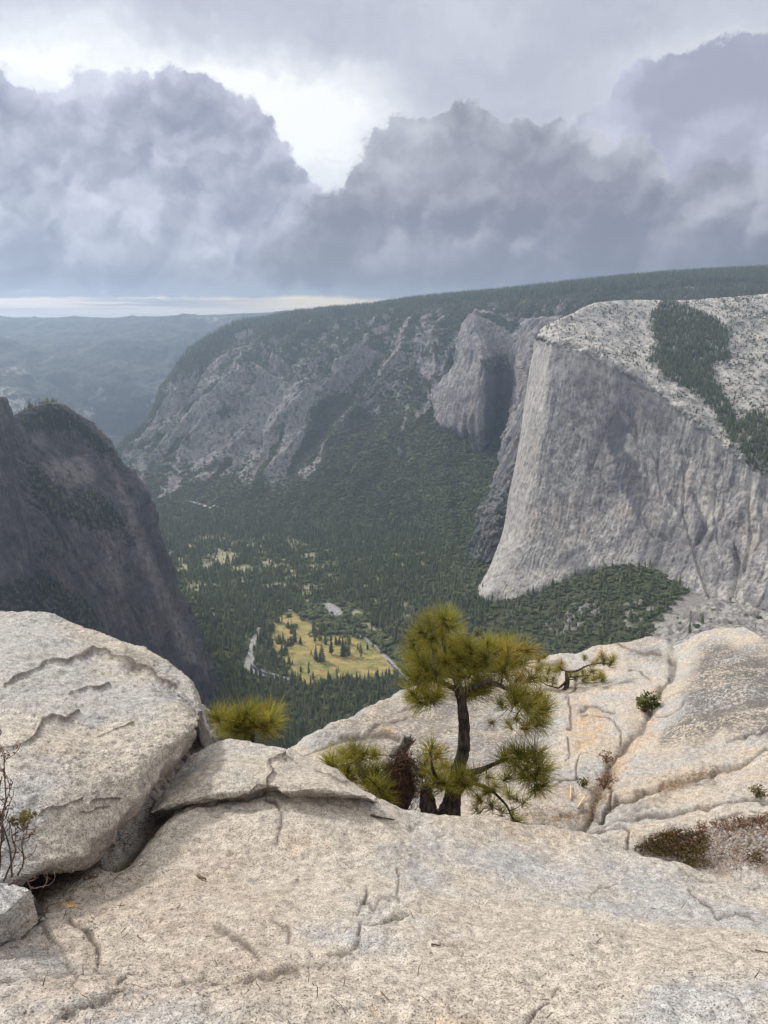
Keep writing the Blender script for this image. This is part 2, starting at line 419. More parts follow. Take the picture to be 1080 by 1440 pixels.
# columns of (py, d): underfoot, near floor, mid floor, far floor, foot of slope, slope, cliff base, upper slope, rim, plateau
VT = {
 -500: [(1300, fl(1300)), (1080, 1300), (980, 1500), (900, 1750), (840, 2300), (800, 3000), (760, 3900), (730, 4500), (700, 5200), (712, 6200)],
 -100: [(1300, fl(1300)), (1080, 1500), (980, 1800), (900, 2150), (830, 2800), (780, 3400), (740, 4100), (720, 4600), (700, 5300), (712, 6200)],
  100: [(1300, fl(1300)), (1080, 1600), (975, 2000), (880, 2450), (800, 3100), (755, 3700), (725, 4200), (705, 4700), (690, 5200), (702, 6200)],
  200: [(1300, fl(1300)), (1070, fl(1070)), (960, fl(960)), (870, fl(870)), (738, fl(738)), (690, 4450), (655, 4900), (630, 5200), (602, 5500), (615, 6500)],
  250: [(1300, fl(1300)), (1060, fl(1060)), (955, fl(955)), (865, fl(865)), (739, fl(739)), (675, 4600), (612, 5050), (565, 5400), (528, 5700), (545, 6700)],
  300: [(1300, fl(1300)), (1060, fl(1060)), (950, fl(950)), (860, fl(860)), (740, fl(740)), (665, 4600), (572, 5150), (520, 5600), (484, 6000), (498, 7000)],
  350: [(1300, fl(1300)), (1060, fl(1060)), (950, fl(950)), (860, fl(860)), (743, fl(743)), (660, 4550), (560, 5150), (500, 5650), (457, 6300), (462, 7600)],
  430: [(1300, fl(1300)), (1060, fl(1060)), (950, fl(950)), (860, fl(860)), (748, fl(748)), (660, 4450), (552, 5050), (485, 5550), (441, 6300), (446, 7600)],
  500: [(1300, fl(1300)), (1060, fl(1060)), (950, fl(950)), (860, fl(860)), (750, fl(750)), (660, 4350), (556, 4900), (478, 5350), (434, 6000), (440, 7400)],
  600: [(1300, fl(1300)), (1060, fl(1060)), (950, fl(950)), (860, fl(860)), (755, 3600), (670, 4000), (575, 4500), (472, 5000), (422, 5700), (428, 7200)],
  650: [(1300, fl(1300)), (1090, fl(1090)), (1000, fl(1000)), (935, fl(935)), (849, 2540), (745, 3330), (595, 4300), (468, 4950), (417, 5650), (422, 7100)],
  690: [(1300, fl(1300)), (1090, fl(1090)), (1000, 1960), (930, 2230), (846, 2500), (740, 3200), (610, 4150), (465, 4900), (414, 5600), (418, 7000)],
  745: [(1300, fl(1300)), (1080, 1680), (985, 1950), (915, 2180), (836, 2420), (742, 3000), (615, 3900), (468, 4700), (408, 5500), (413, 7000)],
  800: [(1300, fl(1300)), (1060, 1630), (950, 1930), (880, 2130), (812, 2400), (745, 2800), (620, 3600), (470, 4600), (402, 5400), (408, 7000)],
  900: [(1300, fl(1300)), (1060, 1530), (950, 1780), (885, 1930), (806, 2220), (740, 2700), (620, 3500), (470, 4500), (392, 5400), (398, 7200)],
  1000: [(1300, fl(1300)), (1060, 1420), (950, 1630), (900, 1780), (858, 1985), (790, 2500), (650, 3300), (470, 4300), (385, 5500), (392, 7400)],
  1120: [(1300, fl(1300)), (1060, 1300), (980, 1450), (935, 1560), (905, 1750), (820, 2300), (650, 3200), (470, 4300), (379, 5600), (388, 7600)],
  1500: [(1300, fl(1300)), (1080, 1000), (1000, 1100), (950, 1200), (910, 1400), (800, 2000), (650, 3000), (470, 4200), (368, 5700), (378, 7800)],
}
ks = sorted(VT)
ctrl = np.array([[P(k, *VT[k][r]) for k in ks] for r in range(10)])
near = ctrl[0].copy(); near[:, 1] = 150; near[:, 0] *= 0.6; near[:, 2] = EYE_FLOOR + 60
ctrl = np.concatenate([near[None], ctrl], 0)
G, tr, tc = loft(ctrl, 820, 900, (-60, 1140, 380, 1100))
PXv, PYv = proj(G)
N = normals(G, True); N *= np.sign(N[..., 2:3] + 1e-9)
TR = tr[:, None] * np.ones_like(PXv)      # row parameter: 5 = foot of slope, 9 = rim
slope_m = sstep(5.0, 5.8, TR) * (1 - sstep(8.85, 9.2, TR) * 0.75)
s = G.copy(); q = np.stack([(s[..., 0] - 0.67 * s[..., 2]) / 420, s[..., 2] / 1700, s[..., 1] / 2600], -1)
q = q + fbm(G / 700, 3, seed=12)[..., None] * np.array([.55, .25, .25])
rg = ridged(q, 6, seed=11) - 0.45
sp_left = 1 - sstep(430, 620, PXv)
amp = slope_m * (30 + 165 * sp_left * sstep(5.2, 7, TR) + 34 * sstep(7, 7.6, TR) * (1 - sstep(8.6, 9, TR)))
fine = fbm(G / np.array([85., 85., 85.]), 5, seed=31)
clf = sstep(6.7, 7.2, TR) * (1 - sstep(8.2, 8.8, TR))
vert = ridged(np.stack([G[..., 0] / 90, G[..., 1] / 130, G[..., 2] / 420], -1), 5, seed=5) - 0.45
disp = rg * amp + fine * (3 + 10 * slope_m) + vert * clf * 34
disp += (noise3(G / 45, 77) * 3) * (1 - sstep(5.0, 5.3, TR)) * 0.4
skyamp = sstep(8.3, 8.95, TR) * (0.05 + 0.95 * sstep(330, 430, PXv))
G = G + N * disp[..., None] * (1 - 0.9 * skyamp)[..., None]
PXv, PYv = proj(G)
N = normals(G, True); N *= np.sign(N[..., 2:3] + 1e-9)

MEADOW = [(390, 868), (412, 862), (428, 872), (446, 884), (452, 897), (478, 893), (500, 897), (520, 905), (536, 920), (556, 935), (566, 948), (540, 950), (505, 955), (470, 953), (436, 962), (418, 958), (405, 940), (388, 925), (380, 905), (384, 885)]
wob = fbm(np.stack([PXv / 26, PYv / 14, PXv * 0], -1), 5, gain=.6, seed=3) * 8
copse = sstep(0.16, 0.34, fbm(np.stack([PXv / 16, PYv / 7, PXv * 0 + 4], -1), 4, seed=13)) * (1 - 0.6 * sstep(895, 915, PYv) * sstep(400, 420, PXv))
meadow = softpoly(PXv + wob, PYv + wob * 0.6, MEADOW, 4.5) * (TR < 5) * (1 - copse)
LRIV = [(364, 885), (357, 900), (352, 920), (350, 936), (358, 944), (372, 950), (392, 952), (404, 956)]
RRIV = [(462, 848), (478, 864), (490, 878), (502, 890), (518, 902), (532, 912), (545, 927), (556, 938), (566, 948), (576, 960)]
dl, _ = polydist(PXv + wob * 0.4, PYv, LRIV); dr, _ = polydist(PXv + wob * 0.4, PYv, RRIV)
wl = 4.0 + 3.2 * sstep(905, 938, PYv) * (1 - sstep(940, 950, PYv)); wr_ = 1.7 + 2.6 * sstep(905, 950, PYv)
flat = (TR < 5.2)
sand = np.clip(1 - sstep(wl * 0.7, wl, dl) + 1 - sstep(wr_ * 0.7, wr_, dr), 0, 1) * flat
ROCKBAR = [(450, 850), (462, 846), (475, 853), (484, 862), (474, 866), (458, 862)]
sand = np.maximum(sand, softpoly(PXv, PYv, ROCKBAR, 2) * flat * 0.9)
water = ((1 - sstep(1.6, 3.0, np.abs(polydist(PXv, PYv + 0, [(356, 938), (368, 946), (384, 951), (404, 957)])[0]))) * flat
         + (1 - sstep(0.8, 1.8, polydist(PXv, PYv, [(545, 929), (556, 941), (568, 953), (576, 961)])[0])) * flat)
water = np.clip(water, 0, 1)
# open tan clearings between the trees of the far floor
cl = fbm(np.stack([PXv / 42, PYv / 10, PXv * 0 + 3], -1), 5, seed=51)
clear = sstep(0.04, 0.28, cl) * sstep(742, 775, PYv) * (1 - sstep(815, 845, PYv)) * (1 - sstep(430, 500, PXv)) * flat
cl2 = fbm(np.stack([PXv / 26, PYv / 9, PXv * 0 + 8], -1), 4, seed=57)
clear = np.maximum(clear, sstep(0.32, 0.5, cl2) * (PXv > 455) * (PXv < 640) * (PYv > 835) * (PYv < 945) * 0.8)
cl3 = fbm(np.stack([PXv / 20, PYv / 7, PXv * 0 + 28], -1), 4, seed=58)
clear = np.maximum(clear, sstep(0.28, 0.45, cl3) * (PXv > 240) * (PXv < 600) * (PYv > 755) * (PYv < 900) * flat * 0.8)
for (ax, ay) in ((258, 797), (292, 797), (330, 800), (345, 798), (388, 798), (402, 803), (432, 835), (433, 825), (376, 790), (500, 862), (520, 885)):
    clear = np.maximum(clear, (1 - sstep(5, 11, np.hypot(PXv - ax, (PYv - ay) * 2.0))) * flat)
# bare rock on the wall
rn = fbm(np.stack([G[..., 0] / 260, G[..., 1] / 400, G[..., 2] / 260], -1), 6, seed=61)
diag = fbm(q * np.array([6.0, 1.0, 1.6]), 5, seed=63)
rowm = sstep(5.35, 6.2, TR) * (1 - sstep(8.2, 8.75, TR))
leftw = 1 - sstep(380, 520, PXv)
vegn = fbm(G / 90, 4, seed=66)
rock = rowm * sstep(-0.22, 0.42, rn * 0.5 + diag * 0.75 + vegn * 0.5 - 0.12 - 0.42 * sstep(400, 470, PXv) * sstep(560, 620, PYv) + 0.34 * leftw * sstep(440, 560, PYv) * (1 - sstep(650, 735, PYv)))
cliffband = sstep(462, 486, PYv + wob) * (1 - sstep(550, 600, PYv + wob * 3 + 18 * np.sin(PXv / 33.0))) * sstep(280, 340, PXv)
steep = 1 - sstep(0.30, 0.62, N[..., 2])
rock = np.maximum(rock * (1 - sstep(500, 560, PXv) * sstep(580, 610, PYv)), cliffband * sstep(-0.42, 0.18, rn + (steep - 0.45) * 1.3) * (TR > 6))
for poly in ([(520, 462), (548, 456), (552, 466), (525, 471)], [(586, 505), (612, 498), (620, 520), (600, 535), (588, 528)], [(330, 470), (350, 460), (357, 468), (338, 480)]):
    rock = np.maximum(rock, softpoly(PXv + wob, PYv, poly, 3) * (TR > 6))
gul = np.zeros_like(PXv)
for pl in ([(505, 548), (497, 600), (488, 650)], [(512, 555), (500, 640), (480, 700)], [(575, 560), (560, 640)], [(470, 590), (440, 660), (400, 730)], [(405, 470), (350, 560), (290, 640)], [(310, 560), (270, 640), (225, 700)], [(290, 620), (240, 668), (222, 690)]):
    d_, _ = polydist(PXv + wob * 0.8, PYv, pl); gul = np.maximum(gul, (1 - sstep(1.0, 3.4, d_)) * sstep(-0.15, 0.25, rn + diag * 0.5))
rock = np.maximum(rock, gul * (TR > 5))
TALUS = [([(222, 690), (252, 660), (268, 640), (262, 668), (235, 700)], 1), ([(760, 872), (800, 852), (838, 840), (846, 862), (815, 885), (780, 895)], .8), ([(872, 852), (900, 838), (918, 850), (905, 878), (880, 885)], .75), ([(716, 868), (728, 874), (722, 885)], .6)]
for poly, k in TALUS:
    rock = np.maximum(rock, softpoly(PXv + wob * 1.5, PYv + wob, poly, 3) * k * sstep(-0.3, 0.2, fbm(np.stack([PXv / 12, PYv / 12, PXv * 0], -1), 4, seed=8)))
SPUR = [(905, 925), (925, 893), (948, 878), (985, 858), (1003, 845), (1040, 850), (1100, 880), (1200, 940), (1100, 1000), (960, 1000), (915, 960)]
spur = softpoly(PXv + wob * 0.8, PYv + wob * 0.8, SPUR, 4) * (TR < 6)
APRON = [(955, 838), (975, 822), (1000, 838), (1012, 858), (985, 872), (960, 880), (925, 900), (905, 892), (930, 866)]
apron = softpoly(PXv + wob, PYv + wob, APRON, 5) * (TR < 6)
road = 1 - sstep(0.6, 1.5, polydist(PXv, PYv, [(262, 704), (280, 709), (296, 714), (302, 711), (316, 719)])[0])
road = np.maximum(road, (1 - sstep(0.6, 1.4, polydist(PXv, PYv, [(225, 684), (234, 690)])[0])) * 0.8)
bulge = spur * (ridged(np.stack([G[..., 0] / 60, G[..., 1] / 60, G[..., 2] / 110], -1), 5, seed=91) * 22 + 8)
G = G + N * bulge[..., None]
plateau_rock = sstep(0.10, 0.35, fbm(np.stack([PXv / 38, PYv / 6, PXv * 0 + 5], -1), 4, seed=71)) * (PXv > 800) * sstep(8.2, 8.8, TR) * (1 - sstep(8.97, 9.0, TR)) * 0.8

def valley_mat():
    m, b, bs = new_mat("valley_terrain"); co = b.obj()
    n1 = b.noise(co, 0.02, 8, 0.65); n2 = b.noise(co, 0.11, 6, 0.7); n3 = b.noise(b.map(co, scale=(1, 1, 0.35)), 0.045, 9, 0.68)
    grn = b.mix(b.ss(n1, 0.35, 0.65), (0.045, 0.055, 0.025), (0.095, 0.10, 0.048))
    grn = b.mix(b.ss(n2, 0.4, 0.7) * 0.5, grn, (0.075, 0.08, 0.045))
    rk = b.mix(b.ss(n3, 0.35, 0.65), (0.16, 0.146, 0.146), (0.31, 0.285, 0.27))
    rk = b.mix(b.ss(n2, 0.52, 0.36) * 0.55, rk, (0.09, 0.085, 0.09))
    col = b.mix(b.ss(b.attr('rock') + (n2 - 0.5) * 1.1 + (n3 - 0.5) * 0.5, 0.36, 0.60), grn, rk)
    mn = b.noise(b.map(co, scale=(1, 2.2, 1)), 0.018, 6, 0.6); mn2 = b.noise(co, 0.08, 5, 0.6)
    md = b.mix(b.ss(mn, 0.38, 0.62), (0.46, 0.34, 0.13), (0.25, 0.25, 0.08))
    md = b.mix(b.ss(mn2, 0.55, 0.75) * 0.6, md, (0.46, 0.30, 0.17))
    col = b.mix(b.attr('meadow'), col, md)
    col = b.mix(b.attr('clear'), col, b.mix(b.ss(n2, 0.4, 0.6), (0.42, 0.37, 0.24), (0.26, 0.25, 0.14)))
    col = b.mix(b.attr('apron'), col, b.mix(b.ss(n2, 0.4, 0.6), (0.25, 0.23, 0.215), (0.36, 0.335, 0.31)))
    sp = b.mix(b.ss(b.noise(b.map(co, scale=(1, 1, 0.3), rot=(0.5, 0.3, 0)), 0.05, 9, 0.7), 0.38, 0.62), (0.17, 0.16, 0.155), (0.46, 0.43, 0.395))
    col = b.mix(b.attr('spur'), col, sp)
    col = b.mix(b.attr('sand'), col, b.mix(b.ss(n2, 0.35, 0.65), (0.45, 0.43, 0.40), (0.30, 0.29, 0.28)))
    col = b.mix(b.attr('road'), col, (0.52, 0.50, 0.47))
    wt = b.attr('water'); col = b.mix(wt, col, (0.05, 0.06, 0.065))
    finish(b, bs, col, 0.9 - wt * 0.75, n3 * 0.8 + n2 * 0.5, 9.0, 1.0)
    return m
valley = grid_mesh("terrain", G, valley_mat(), dict(rock=np.maximum(rock, plateau_rock), meadow=meadow, clear=clear * (1 - meadow), sand=sand, water=water, spur=spur, apron=apron * (1 - spur), road=road))
tag(valley, "valley floor with tan meadow and the forested north wall rising behind it", kind='structure')

# ------------------------------------------------------------------ far hills fading into the haze
FH = {}
for k in (-700, -200, 0, 60, 110, 160, 210, 270, 330, 400, 500, 800):
    h = {0: 447, 60: 447, 110: 445, 160: 449, 210: 446, 270: 444, 330: 441, 400: 439, 500: 436}.get(k, 447)
    vc = 625 - 112 * min(1.0, abs(k - 178) / 190.0) ** 0.8; vb = 535 - 52 * min(1.0, abs(k - 250) / 260.0) ** 0.7
    va = 486 - 14 * math.sin((k + 60) / 120.0)
    FH[k] = [(725, 5600), (vc + 55, 6300), (vc + 20, 6900), (vc, 7600), (vc + 5, 8300), (vb + 22, 9300), (vb, 10500), (vb + 4, 11300), (va + 8, 12600), (va, 13600), (va + 2.5, 14400), (h + 9, 16500), (h, 18500), (h + 6, 22500)]
for k in FH: FH[k] = [(y_, d_ if d_ < 8300 else 8300 + (d_ - 8300) * 0.45) for y_, d_ in FH[k]]
kf = sorted(FH); cf = np.array([[P(k, *FH[k][r]) for k in kf] for r in range(14)])
g, t1, t2 = loft(cf, 420, 460, (-40, 480, 430, 720))
n = normals(g, True); n *= np.sign(n[..., 2:3] + 1e-9)
tt = t1[:, None] * np.ones(g.shape[:2])
a = sstep(0.5, 2, tt) * (1 - sstep(11.5, 12, tt) * 0.9)
hd = (ridged(g / np.array([1500., 2100., 1500.]), 5, seed=20) - 0.5) * 190 + fbm(g / 400, 5, seed=25) * 60
g = g + n * (hd * a)[..., None]
px_, py_ = proj(g); w_ = fbm(np.stack([px_ / 20, py_ / 12, px_ * 0], -1), 4, seed=2) * 7
fr = np.zeros_like(px_)
for poly in ([(-60, 545), (30, 548), (60, 565), (62, 600), (20, 620), (-60, 600)], [(138, 545), (152, 545), (148, 562), (136, 565)], [(268, 446), (300, 443), (335, 448), (300, 452)], [(0, 520), (30, 515), (40, 525), (5, 530)], [(205, 565), (235, 532), (242, 545), (215, 585)], [(110, 580), (130, 560), (128, 590)]):
    fr = np.maximum(fr, softpoly(px_ + w_, py_ + w_ * 0.6, poly, 4) * sstep(-0.3, 0.3, fbm(np.stack([px_ / 12, py_ / 7, px_ * 0], -1), 5, seed=19)))
def hills_mat():
    m, b, bs = new_mat("far_hills"); co = b.obj()
    n1 = b.noise(co, 0.004, 8, 0.68); n2 = b.noise(co, 0.02, 6, 0.7)
    c = b.mix(b.ss(n1, 0.4, 0.62), (0.03, 0.037, 0.030), (0.065, 0.068, 0.055))
    c = b.mix(b.ss(n2 * 0.5 + n1 * 0.5, 0.54, 0.62) * 0.45, c, (0.22, 0.21, 0.19))
    c = b.mix(b.attr('rock') * b.ss(n2, 0.35, 0.6), c, (0.40, 0.385, 0.37)); finish(b, bs, c, 0.95, n2, 25.0); return m
hills = grid_mesh("hills", g, hills_mat(), dict(rock=fr)); tag(hills, "far blue forested hills fading into haze at the left horizon", kind='structure')

# ------------------------------------------------------------------ cliffs
def cliff_disp(g, amp, s_, seed, shear=0.0):
    q = np.stack([(g[..., 0] - shear * g[..., 2]) / s_, g[..., 1] / s_, g[..., 2] / (s_ * 5.0)], -1)
    wq = fbm(g / (s_ * 2.2), 3, seed=seed + 50)[..., None] * 0.35
    v = ridged(q + wq, 5, seed=seed) - 0.5
    big = fbm(g / (s_ * 2.6), 3, seed=seed + 9)
    small = fbm(np.stack([q[..., 0] * 5, q[..., 1] * 5, q[..., 2] * 9], -1), 4, seed=seed + 3)
    led = noise3(np.stack([g[..., 0] / (s_ * 3), g[..., 1] / (s_ * 3), g[..., 2] / (s_ * 0.45)], -1), seed + 4)
    return amp * (v * 0.75 + big * 0.9 + small * 0.14 + led * 0.16)

def corners(g, w, amp, seed, shear=0.0):
    """sharp vertical corners and ribs, like jointed rock"""
    z = g[..., 2]
    u = (g[..., 0] * 0.8 - g[..., 1] * 0.6 - shear * z) / w + fbm(np.stack([g[..., 0] / (w * 5), g[..., 1] / (w * 5), z / (w * 18)], -1), 3, seed=seed) * 1.3
    f = u - np.floor(u); k = np.floor(u)
    saw = np.where(f < 0.82, f / 0.82, (1 - f) / 0.18) - 0.45
    am = 0.35 + 0.65 * (noise3(np.stack([k * 3.7, k * 1.3, z / (w * 4)], -1), seed + 1) > -0.05)
    return saw * amp * am * (0.6 + 0.8 * sstep(-0.3, 0.4, noise3(g / (w * 3), seed + 2)))

# El Capitan-like wall. rows top -> bottom: behind, skyline, two on the cap, rim, face..., base, buried
def lerp(a, b, k): return tuple(np.array(a) * (1 - k) + np.array(b) * k)
EC = []
cap = [  # skyline, mid, low, rim      (px, py, d)
 [(815, 452, 3400), (800, 462, 3350), (790, 470, 3300), (785, 478, 3250)],
 [(760, 463, 3000), (758, 468, 2960), (756, 473, 2920), (754, 479, 2880)],
 [(792, 446, 3080), (785, 460, 2950), (780, 470, 2850), (777, 481, 2770)],
 [(806, 440, 3130), (800, 458, 2980), (796, 471, 2840), (793, 486, 2745)],
 [(842, 425, 3300), (838, 450, 3080), (838, 478, 2860), (838, 500, 2660)],
 [(900, 421.5, 3450), (895, 455, 3150), (885, 492, 2850), (880, 522, 2600)],
 [(950, 422, 3500), (945, 462, 3150), (938, 512, 2800), (932, 556, 2500)],
 [(1005, 419, 3550), (1000, 475, 3100), (998, 545, 2700), (992, 602, 2370)],
 [(1080, 413, 3600), (1078, 485, 3050), (1078, 570, 2600), (1076, 664, 2200)],
 [(1260, 398, 3700), (1260, 490, 3000), (1260, 620, 2400), (1260, 760, 1950)]]
base = [(760, 800, 3300), None, (710, 848, 2470), None, (775, 828, 2400), (845, 800, 2340), (915, 812, 2230), (995, 850, 2060), (1082, 896, 1860), (1260, 980, 1500)]
SIL = [(754, 479, 3050), (745, 525, 3010), (737, 580, 2960), (728, 640, 2900), (716, 700, 2840), (709, 742, 2780), (689, 797, 2680), (666, 845, 2580)]
NOSE = [(777, 481, 2770), (771, 530, 2740), (764, 582, 2710), (756, 640, 2670), (747, 700, 2620), (738, 745, 2580), (722, 800, 2520), (706, 850, 2465)]
ks8 = [0, .13, .28, .44, .60, .72, .87, 1.0]
colsE = []
for ci in range(10):
    top = cap[ci]; skyx, skyy, skyd = top[0]
    col = [(skyx, skyy + 14, skyd + 1100), (skyx, skyy + 3, skyd + 330)] + list(top[:3])
    if ci == 1: f = SIL
    elif ci == 0: f = [(p[0] + 55, p[1], p[2] + 900) for p in SIL]
    elif ci == 2: f = NOSE
    elif ci == 3: f = [(p[0] + 17, p[1] + (5 if i == 0 else 1), p[2] - 32) for i, p in enumerate(NOSE)]
    else:
        a_, b_ = top[3], base[ci]; f = []
        for k in ks8:
            x_, y_, d_ = lerp(a_, b_, k)
            kk = k ** 1.6   # steep above, kicking out towards the base
            d_ = a_[2] * (1 - kk) + b_[2] * kk
            f.append((x_, y_, d_))
    bx, by, bd = f[-1]
    col += f + [(bx, by + 45, bd + 10)]
    colsE.append(col)
ctrl = np.array([[P(*colsE[c][r]) for c in range(10)] for r in range(len(colsE[0]))])
g, t1, t2 = loft(ctrl, 760, 720, (640, 1110, 400, 940))
px_, py_ = proj(g); n = normals(g)
n = np.where((n * g).sum(-1, keepdims=True) > 0, -n, n)
rowt = t1[:, None] * np.ones(px_.shape); colt = t2[None] * np.ones(px_.shape)
face = sstep(5.0, 5.35, rowt); capm = 1 - face
# detail of the face: flutes, a big shallow recess, arches and flakes
d0 = cliff_disp(g, 5.5, 120, 301) * face + fbm(g / 26, 4, seed=309) * 2.6 * face
cq = np.stack([(g[..., 0] + g[..., 2] * 0.9) / 55, g[..., 1] / 80, g[..., 2] / 42], -1)
d0 += capm * ((ridged(cq, 5, seed=320) - 0.45) * 11) * sstep(2.0, 2.3, rowt) + capm * fbm(g / 160, 3, seed=77) * 9 * sstep(2.2, 3, rowt)
d0 *= 1 - 0.75 * (1 - sstep(0.35, 0.0, np.abs(colt - 1.0)) * 0 - 0) * (np.abs(colt - 1.0) < 0.12)
d0 += np.exp(-((rowt - 5.0) / 0.22) ** 2) * (fbm(g / 55, 4, seed=88) * 20 + (noise3(g / 30, 89) > 0.1) * 5)
def arch(poly, depth, w, hard=1.4):
    global d0
    dd, sd_ = polydist(px_, py_, poly)
    d0 -= depth * np.exp(-(dd / w) ** 2) * np.where(sd_ > 0, 1.0, np.exp(-(dd / hard) ** 2)) * face
for pl, dp, w_ in (
    ([(832, 660), (843, 630), (852, 603), (862, 585), (873, 577), (884, 590), (890, 610)], 16, 9),
    ([(868, 576), (868, 530), (872, 505)], 9, 5), ([(884, 600), (905, 640), (908, 690)], 8, 6),
    ([(900, 548), (925, 552), (945, 566), (955, 585)], 12, 7), ([(906, 735), (918, 755), (944, 762), (948, 748)], 12, 7),
    ([(793, 795), (805, 782), (820, 776), (825, 790)], 9, 7), ([(975, 700), (985, 720), (990, 745), (980, 760)], 12, 6),
    ([(1030, 838), (1036, 815), (1040, 790), (1034, 770)], 20, 6), ([(1005, 690), (1003, 720), (1008, 760)], 7, 4),
    ([(960, 640), (962, 690), (957, 730)], 7, 4), ([(925, 610), (923, 660), (930, 700)], 6, 4), ([(1050, 700), (1054, 750), (1046, 800)], 9, 5),
    ([(903, 790), (920, 800), (945, 812), (955, 830)], 9, 5), ([(775, 640), (768, 690), (762, 720), (770, 700)], 6, 5), ([(940, 700), (962, 730), (978, 790), (998, 845)], 10, 7)):
    arch(pl, dp * 0.9, w_)
d0 += (corners(g, 46, 7.0, 351) * (0.12 + 0.6 * sstep(880, 980, px_)) + corners(g, 17, 1.5, 361) + corners(g, 120, 9.0, 371) * sstep(820, 900, px_)) * face
gr = ridged(np.stack([g[..., 0] / 34, g[..., 1] / 34, g[..., 2] / 170], -1), 4, seed=340) - 0.5
rightm = sstep(930, 1010, px_ + (py_ - 700) * 0.1)
d0 += gr * (1.5 + 2.5 * rightm) * face
g = g + n * d0[..., None]
px_, py_ = proj(g)
wb_ = fbm(np.stack([px_ / 16, py_ / 16, px_ * 0], -1), 4, seed=5) * 5
DIO = [(868, 576), (884, 600), (880, 633), (900, 655), (905, 690), (901, 738), (884, 706), (868, 681), (860, 641), (852, 616), (856, 592)]
dark = softpoly(px_ + wb_, py_ + wb_, DIO, 4) * 1.0
for poly, k in (([(776, 790), (800, 776), (826, 770), (826, 795), (800, 800), (782, 802)], .55), ([(905, 740), (960, 745), (975, 800), (930, 800), (905, 780)], .45), ([(975, 718), (992, 712), (996, 760), (980, 768)], .7),
                ([(1030, 780), (1045, 770), (1060, 860), (1030, 870)], .5), ([(870, 505), (920, 535), (905, 560), (872, 550)], .35), ([(1040, 850), (1100, 820), (1140, 930), (1060, 905)], .7)):
    dark = np.maximum(dark, softpoly(px_ + wb_, py_ + wb_, poly, 5) * k)
pale = softpoly(px_ + wb_, py_ + wb_, [(774, 505), (790, 500), (798, 530), (780, 545)], 5) * 0.9
for poly, k in (([(978, 700), (1000, 698), (1012, 720), (1000, 745), (985, 725)], .9), ([(1042, 665), (1072, 670), (1075, 720), (1060, 760), (1045, 720)], .8), ([(1045, 755), (1055, 750), (1052, 775), (1044, 775)], 1),
                ([(668, 845), (700, 800), (740, 800), (790, 808), (760, 835), (700, 850)], .5), ([(1003, 850), (1020, 820), (1052, 810), (1040, 870), (1008, 872)], .9), ([(860, 800), (880, 778), (900, 790), (880, 812)], .5)):
    pale = np.maximum(pale, softpoly(px_ + wb_, py_ + wb_, poly, 5) * k)
pale = np.maximum(pale, capm * (0.45 + 0.5 * sstep(-0.2, 0.3, fbm(g / 60, 4, seed=15))))
pale = np.maximum(pale, face * (1 - sstep(5.35, 6.2, rowt)) * 0.4)
pale = np.maximum(pale, face * (1 - sstep(1.8, 2.6, colt)) * 0.45)  # prow strip tinted paler: its sunlight painted into the rock colour
capveg = np.zeros_like(px_)
BAND = [(926, 424), (960, 428), (1003, 448), (1027, 462), (1025, 505), (998, 515), (1020, 560), (1036, 590), (1040, 618), (1034, 634), (1020, 615), (1003, 577), (979, 553), (936, 531), (912, 508), (922, 488), (914, 452)]
BAND2 = [(1038, 590), (1060, 580), (1200, 560), (1200, 720), (1090, 676), (1055, 655), (1040, 640)]
band = np.maximum(softpoly(px_ + wb_ * 1.6, py_ + wb_, BAND, 5), softpoly(px_ + wb_ * 1.6, py_ + wb_, BAND2, 5) * 0.85)
thin = sstep(0.0, 0.5, fbm(np.stack([px_ / 30, py_ / 14, px_ * 0], -1), 4, seed=44) + sstep(950, 1050, px_) * 0.45)
band_c = band * (rowt < 5.25) * (rowt > 1.5)
capveg = np.clip(band_c * 0.9, 0, 1) * capm + 0.16 * capm + 0.25 * thin * capm
vegf = np.clip(sstep(0.35, 0.6, fbm(g / 90, 4, seed=6)) * 0.25, 0, 1) * face * sstep(900, 1000, px_)
ECG, ECband, ECthin, ECrow, ECn = g, band_c, thin, rowt, n
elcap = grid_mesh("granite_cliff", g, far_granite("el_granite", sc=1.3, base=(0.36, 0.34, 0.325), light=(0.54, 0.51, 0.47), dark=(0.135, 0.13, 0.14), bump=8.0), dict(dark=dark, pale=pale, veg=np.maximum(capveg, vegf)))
tag(elcap, "huge pale granite monolith with sheer streaked face and rounded top at the right", "cliff", kind='structure')

# recessed buttress with its dark alcove, left of the monolith
RB = [
 [(668, 446, 5600), (682, 438, 5600), (700, 446, 5600), (722, 460, 5500), (742, 455, 5400), (800, 450, 5400)],
 [(652, 452, 4900), (672, 436, 4880), (700, 444, 4900), (727, 462, 4800), (741, 449, 4650), (800, 444, 4600)],
 [(643, 480, 4750), (668, 470, 4600), (698, 474, 4700), (724, 480, 4650), (744, 476, 4350), (800, 476, 4300)],
 [(640, 510, 4620), (678, 510, 4350), (702, 512, 4650), (723, 515, 4500), (746, 510, 4050), (800, 510, 4100)],
 [(598, 562, 4700), (679, 556, 4230), (701, 560, 4620), (721, 560, 4350), (742, 560, 3800), (800, 560, 3900)],
 [(606, 597, 4450), (678, 598, 4120), (699, 600, 4500), (716, 602, 4150), (734, 604, 3600), (800, 600, 3700)],
 [(640, 628, 4250), (677, 630, 4040), (698, 634, 4380), (710, 640, 3950), (726, 650, 3450), (790, 650, 3500)],
 [(640, 668, 4150), (677, 670, 3950), (700, 672, 4200), (708, 690, 3800), (722, 705, 3300), (780, 700, 3300)]]
ctrl = np.array([[P(p[0], p[1], p[2] + off + (170 if j == 0 else 0)) for j, p in enumerate(r)] for r, off in zip(RB, (-300, -300, -300, -300, -270, -190, -60, 250))]); g, t1, t2 = loft(ctrl, 330, 300, (580, 800, 420, 700))
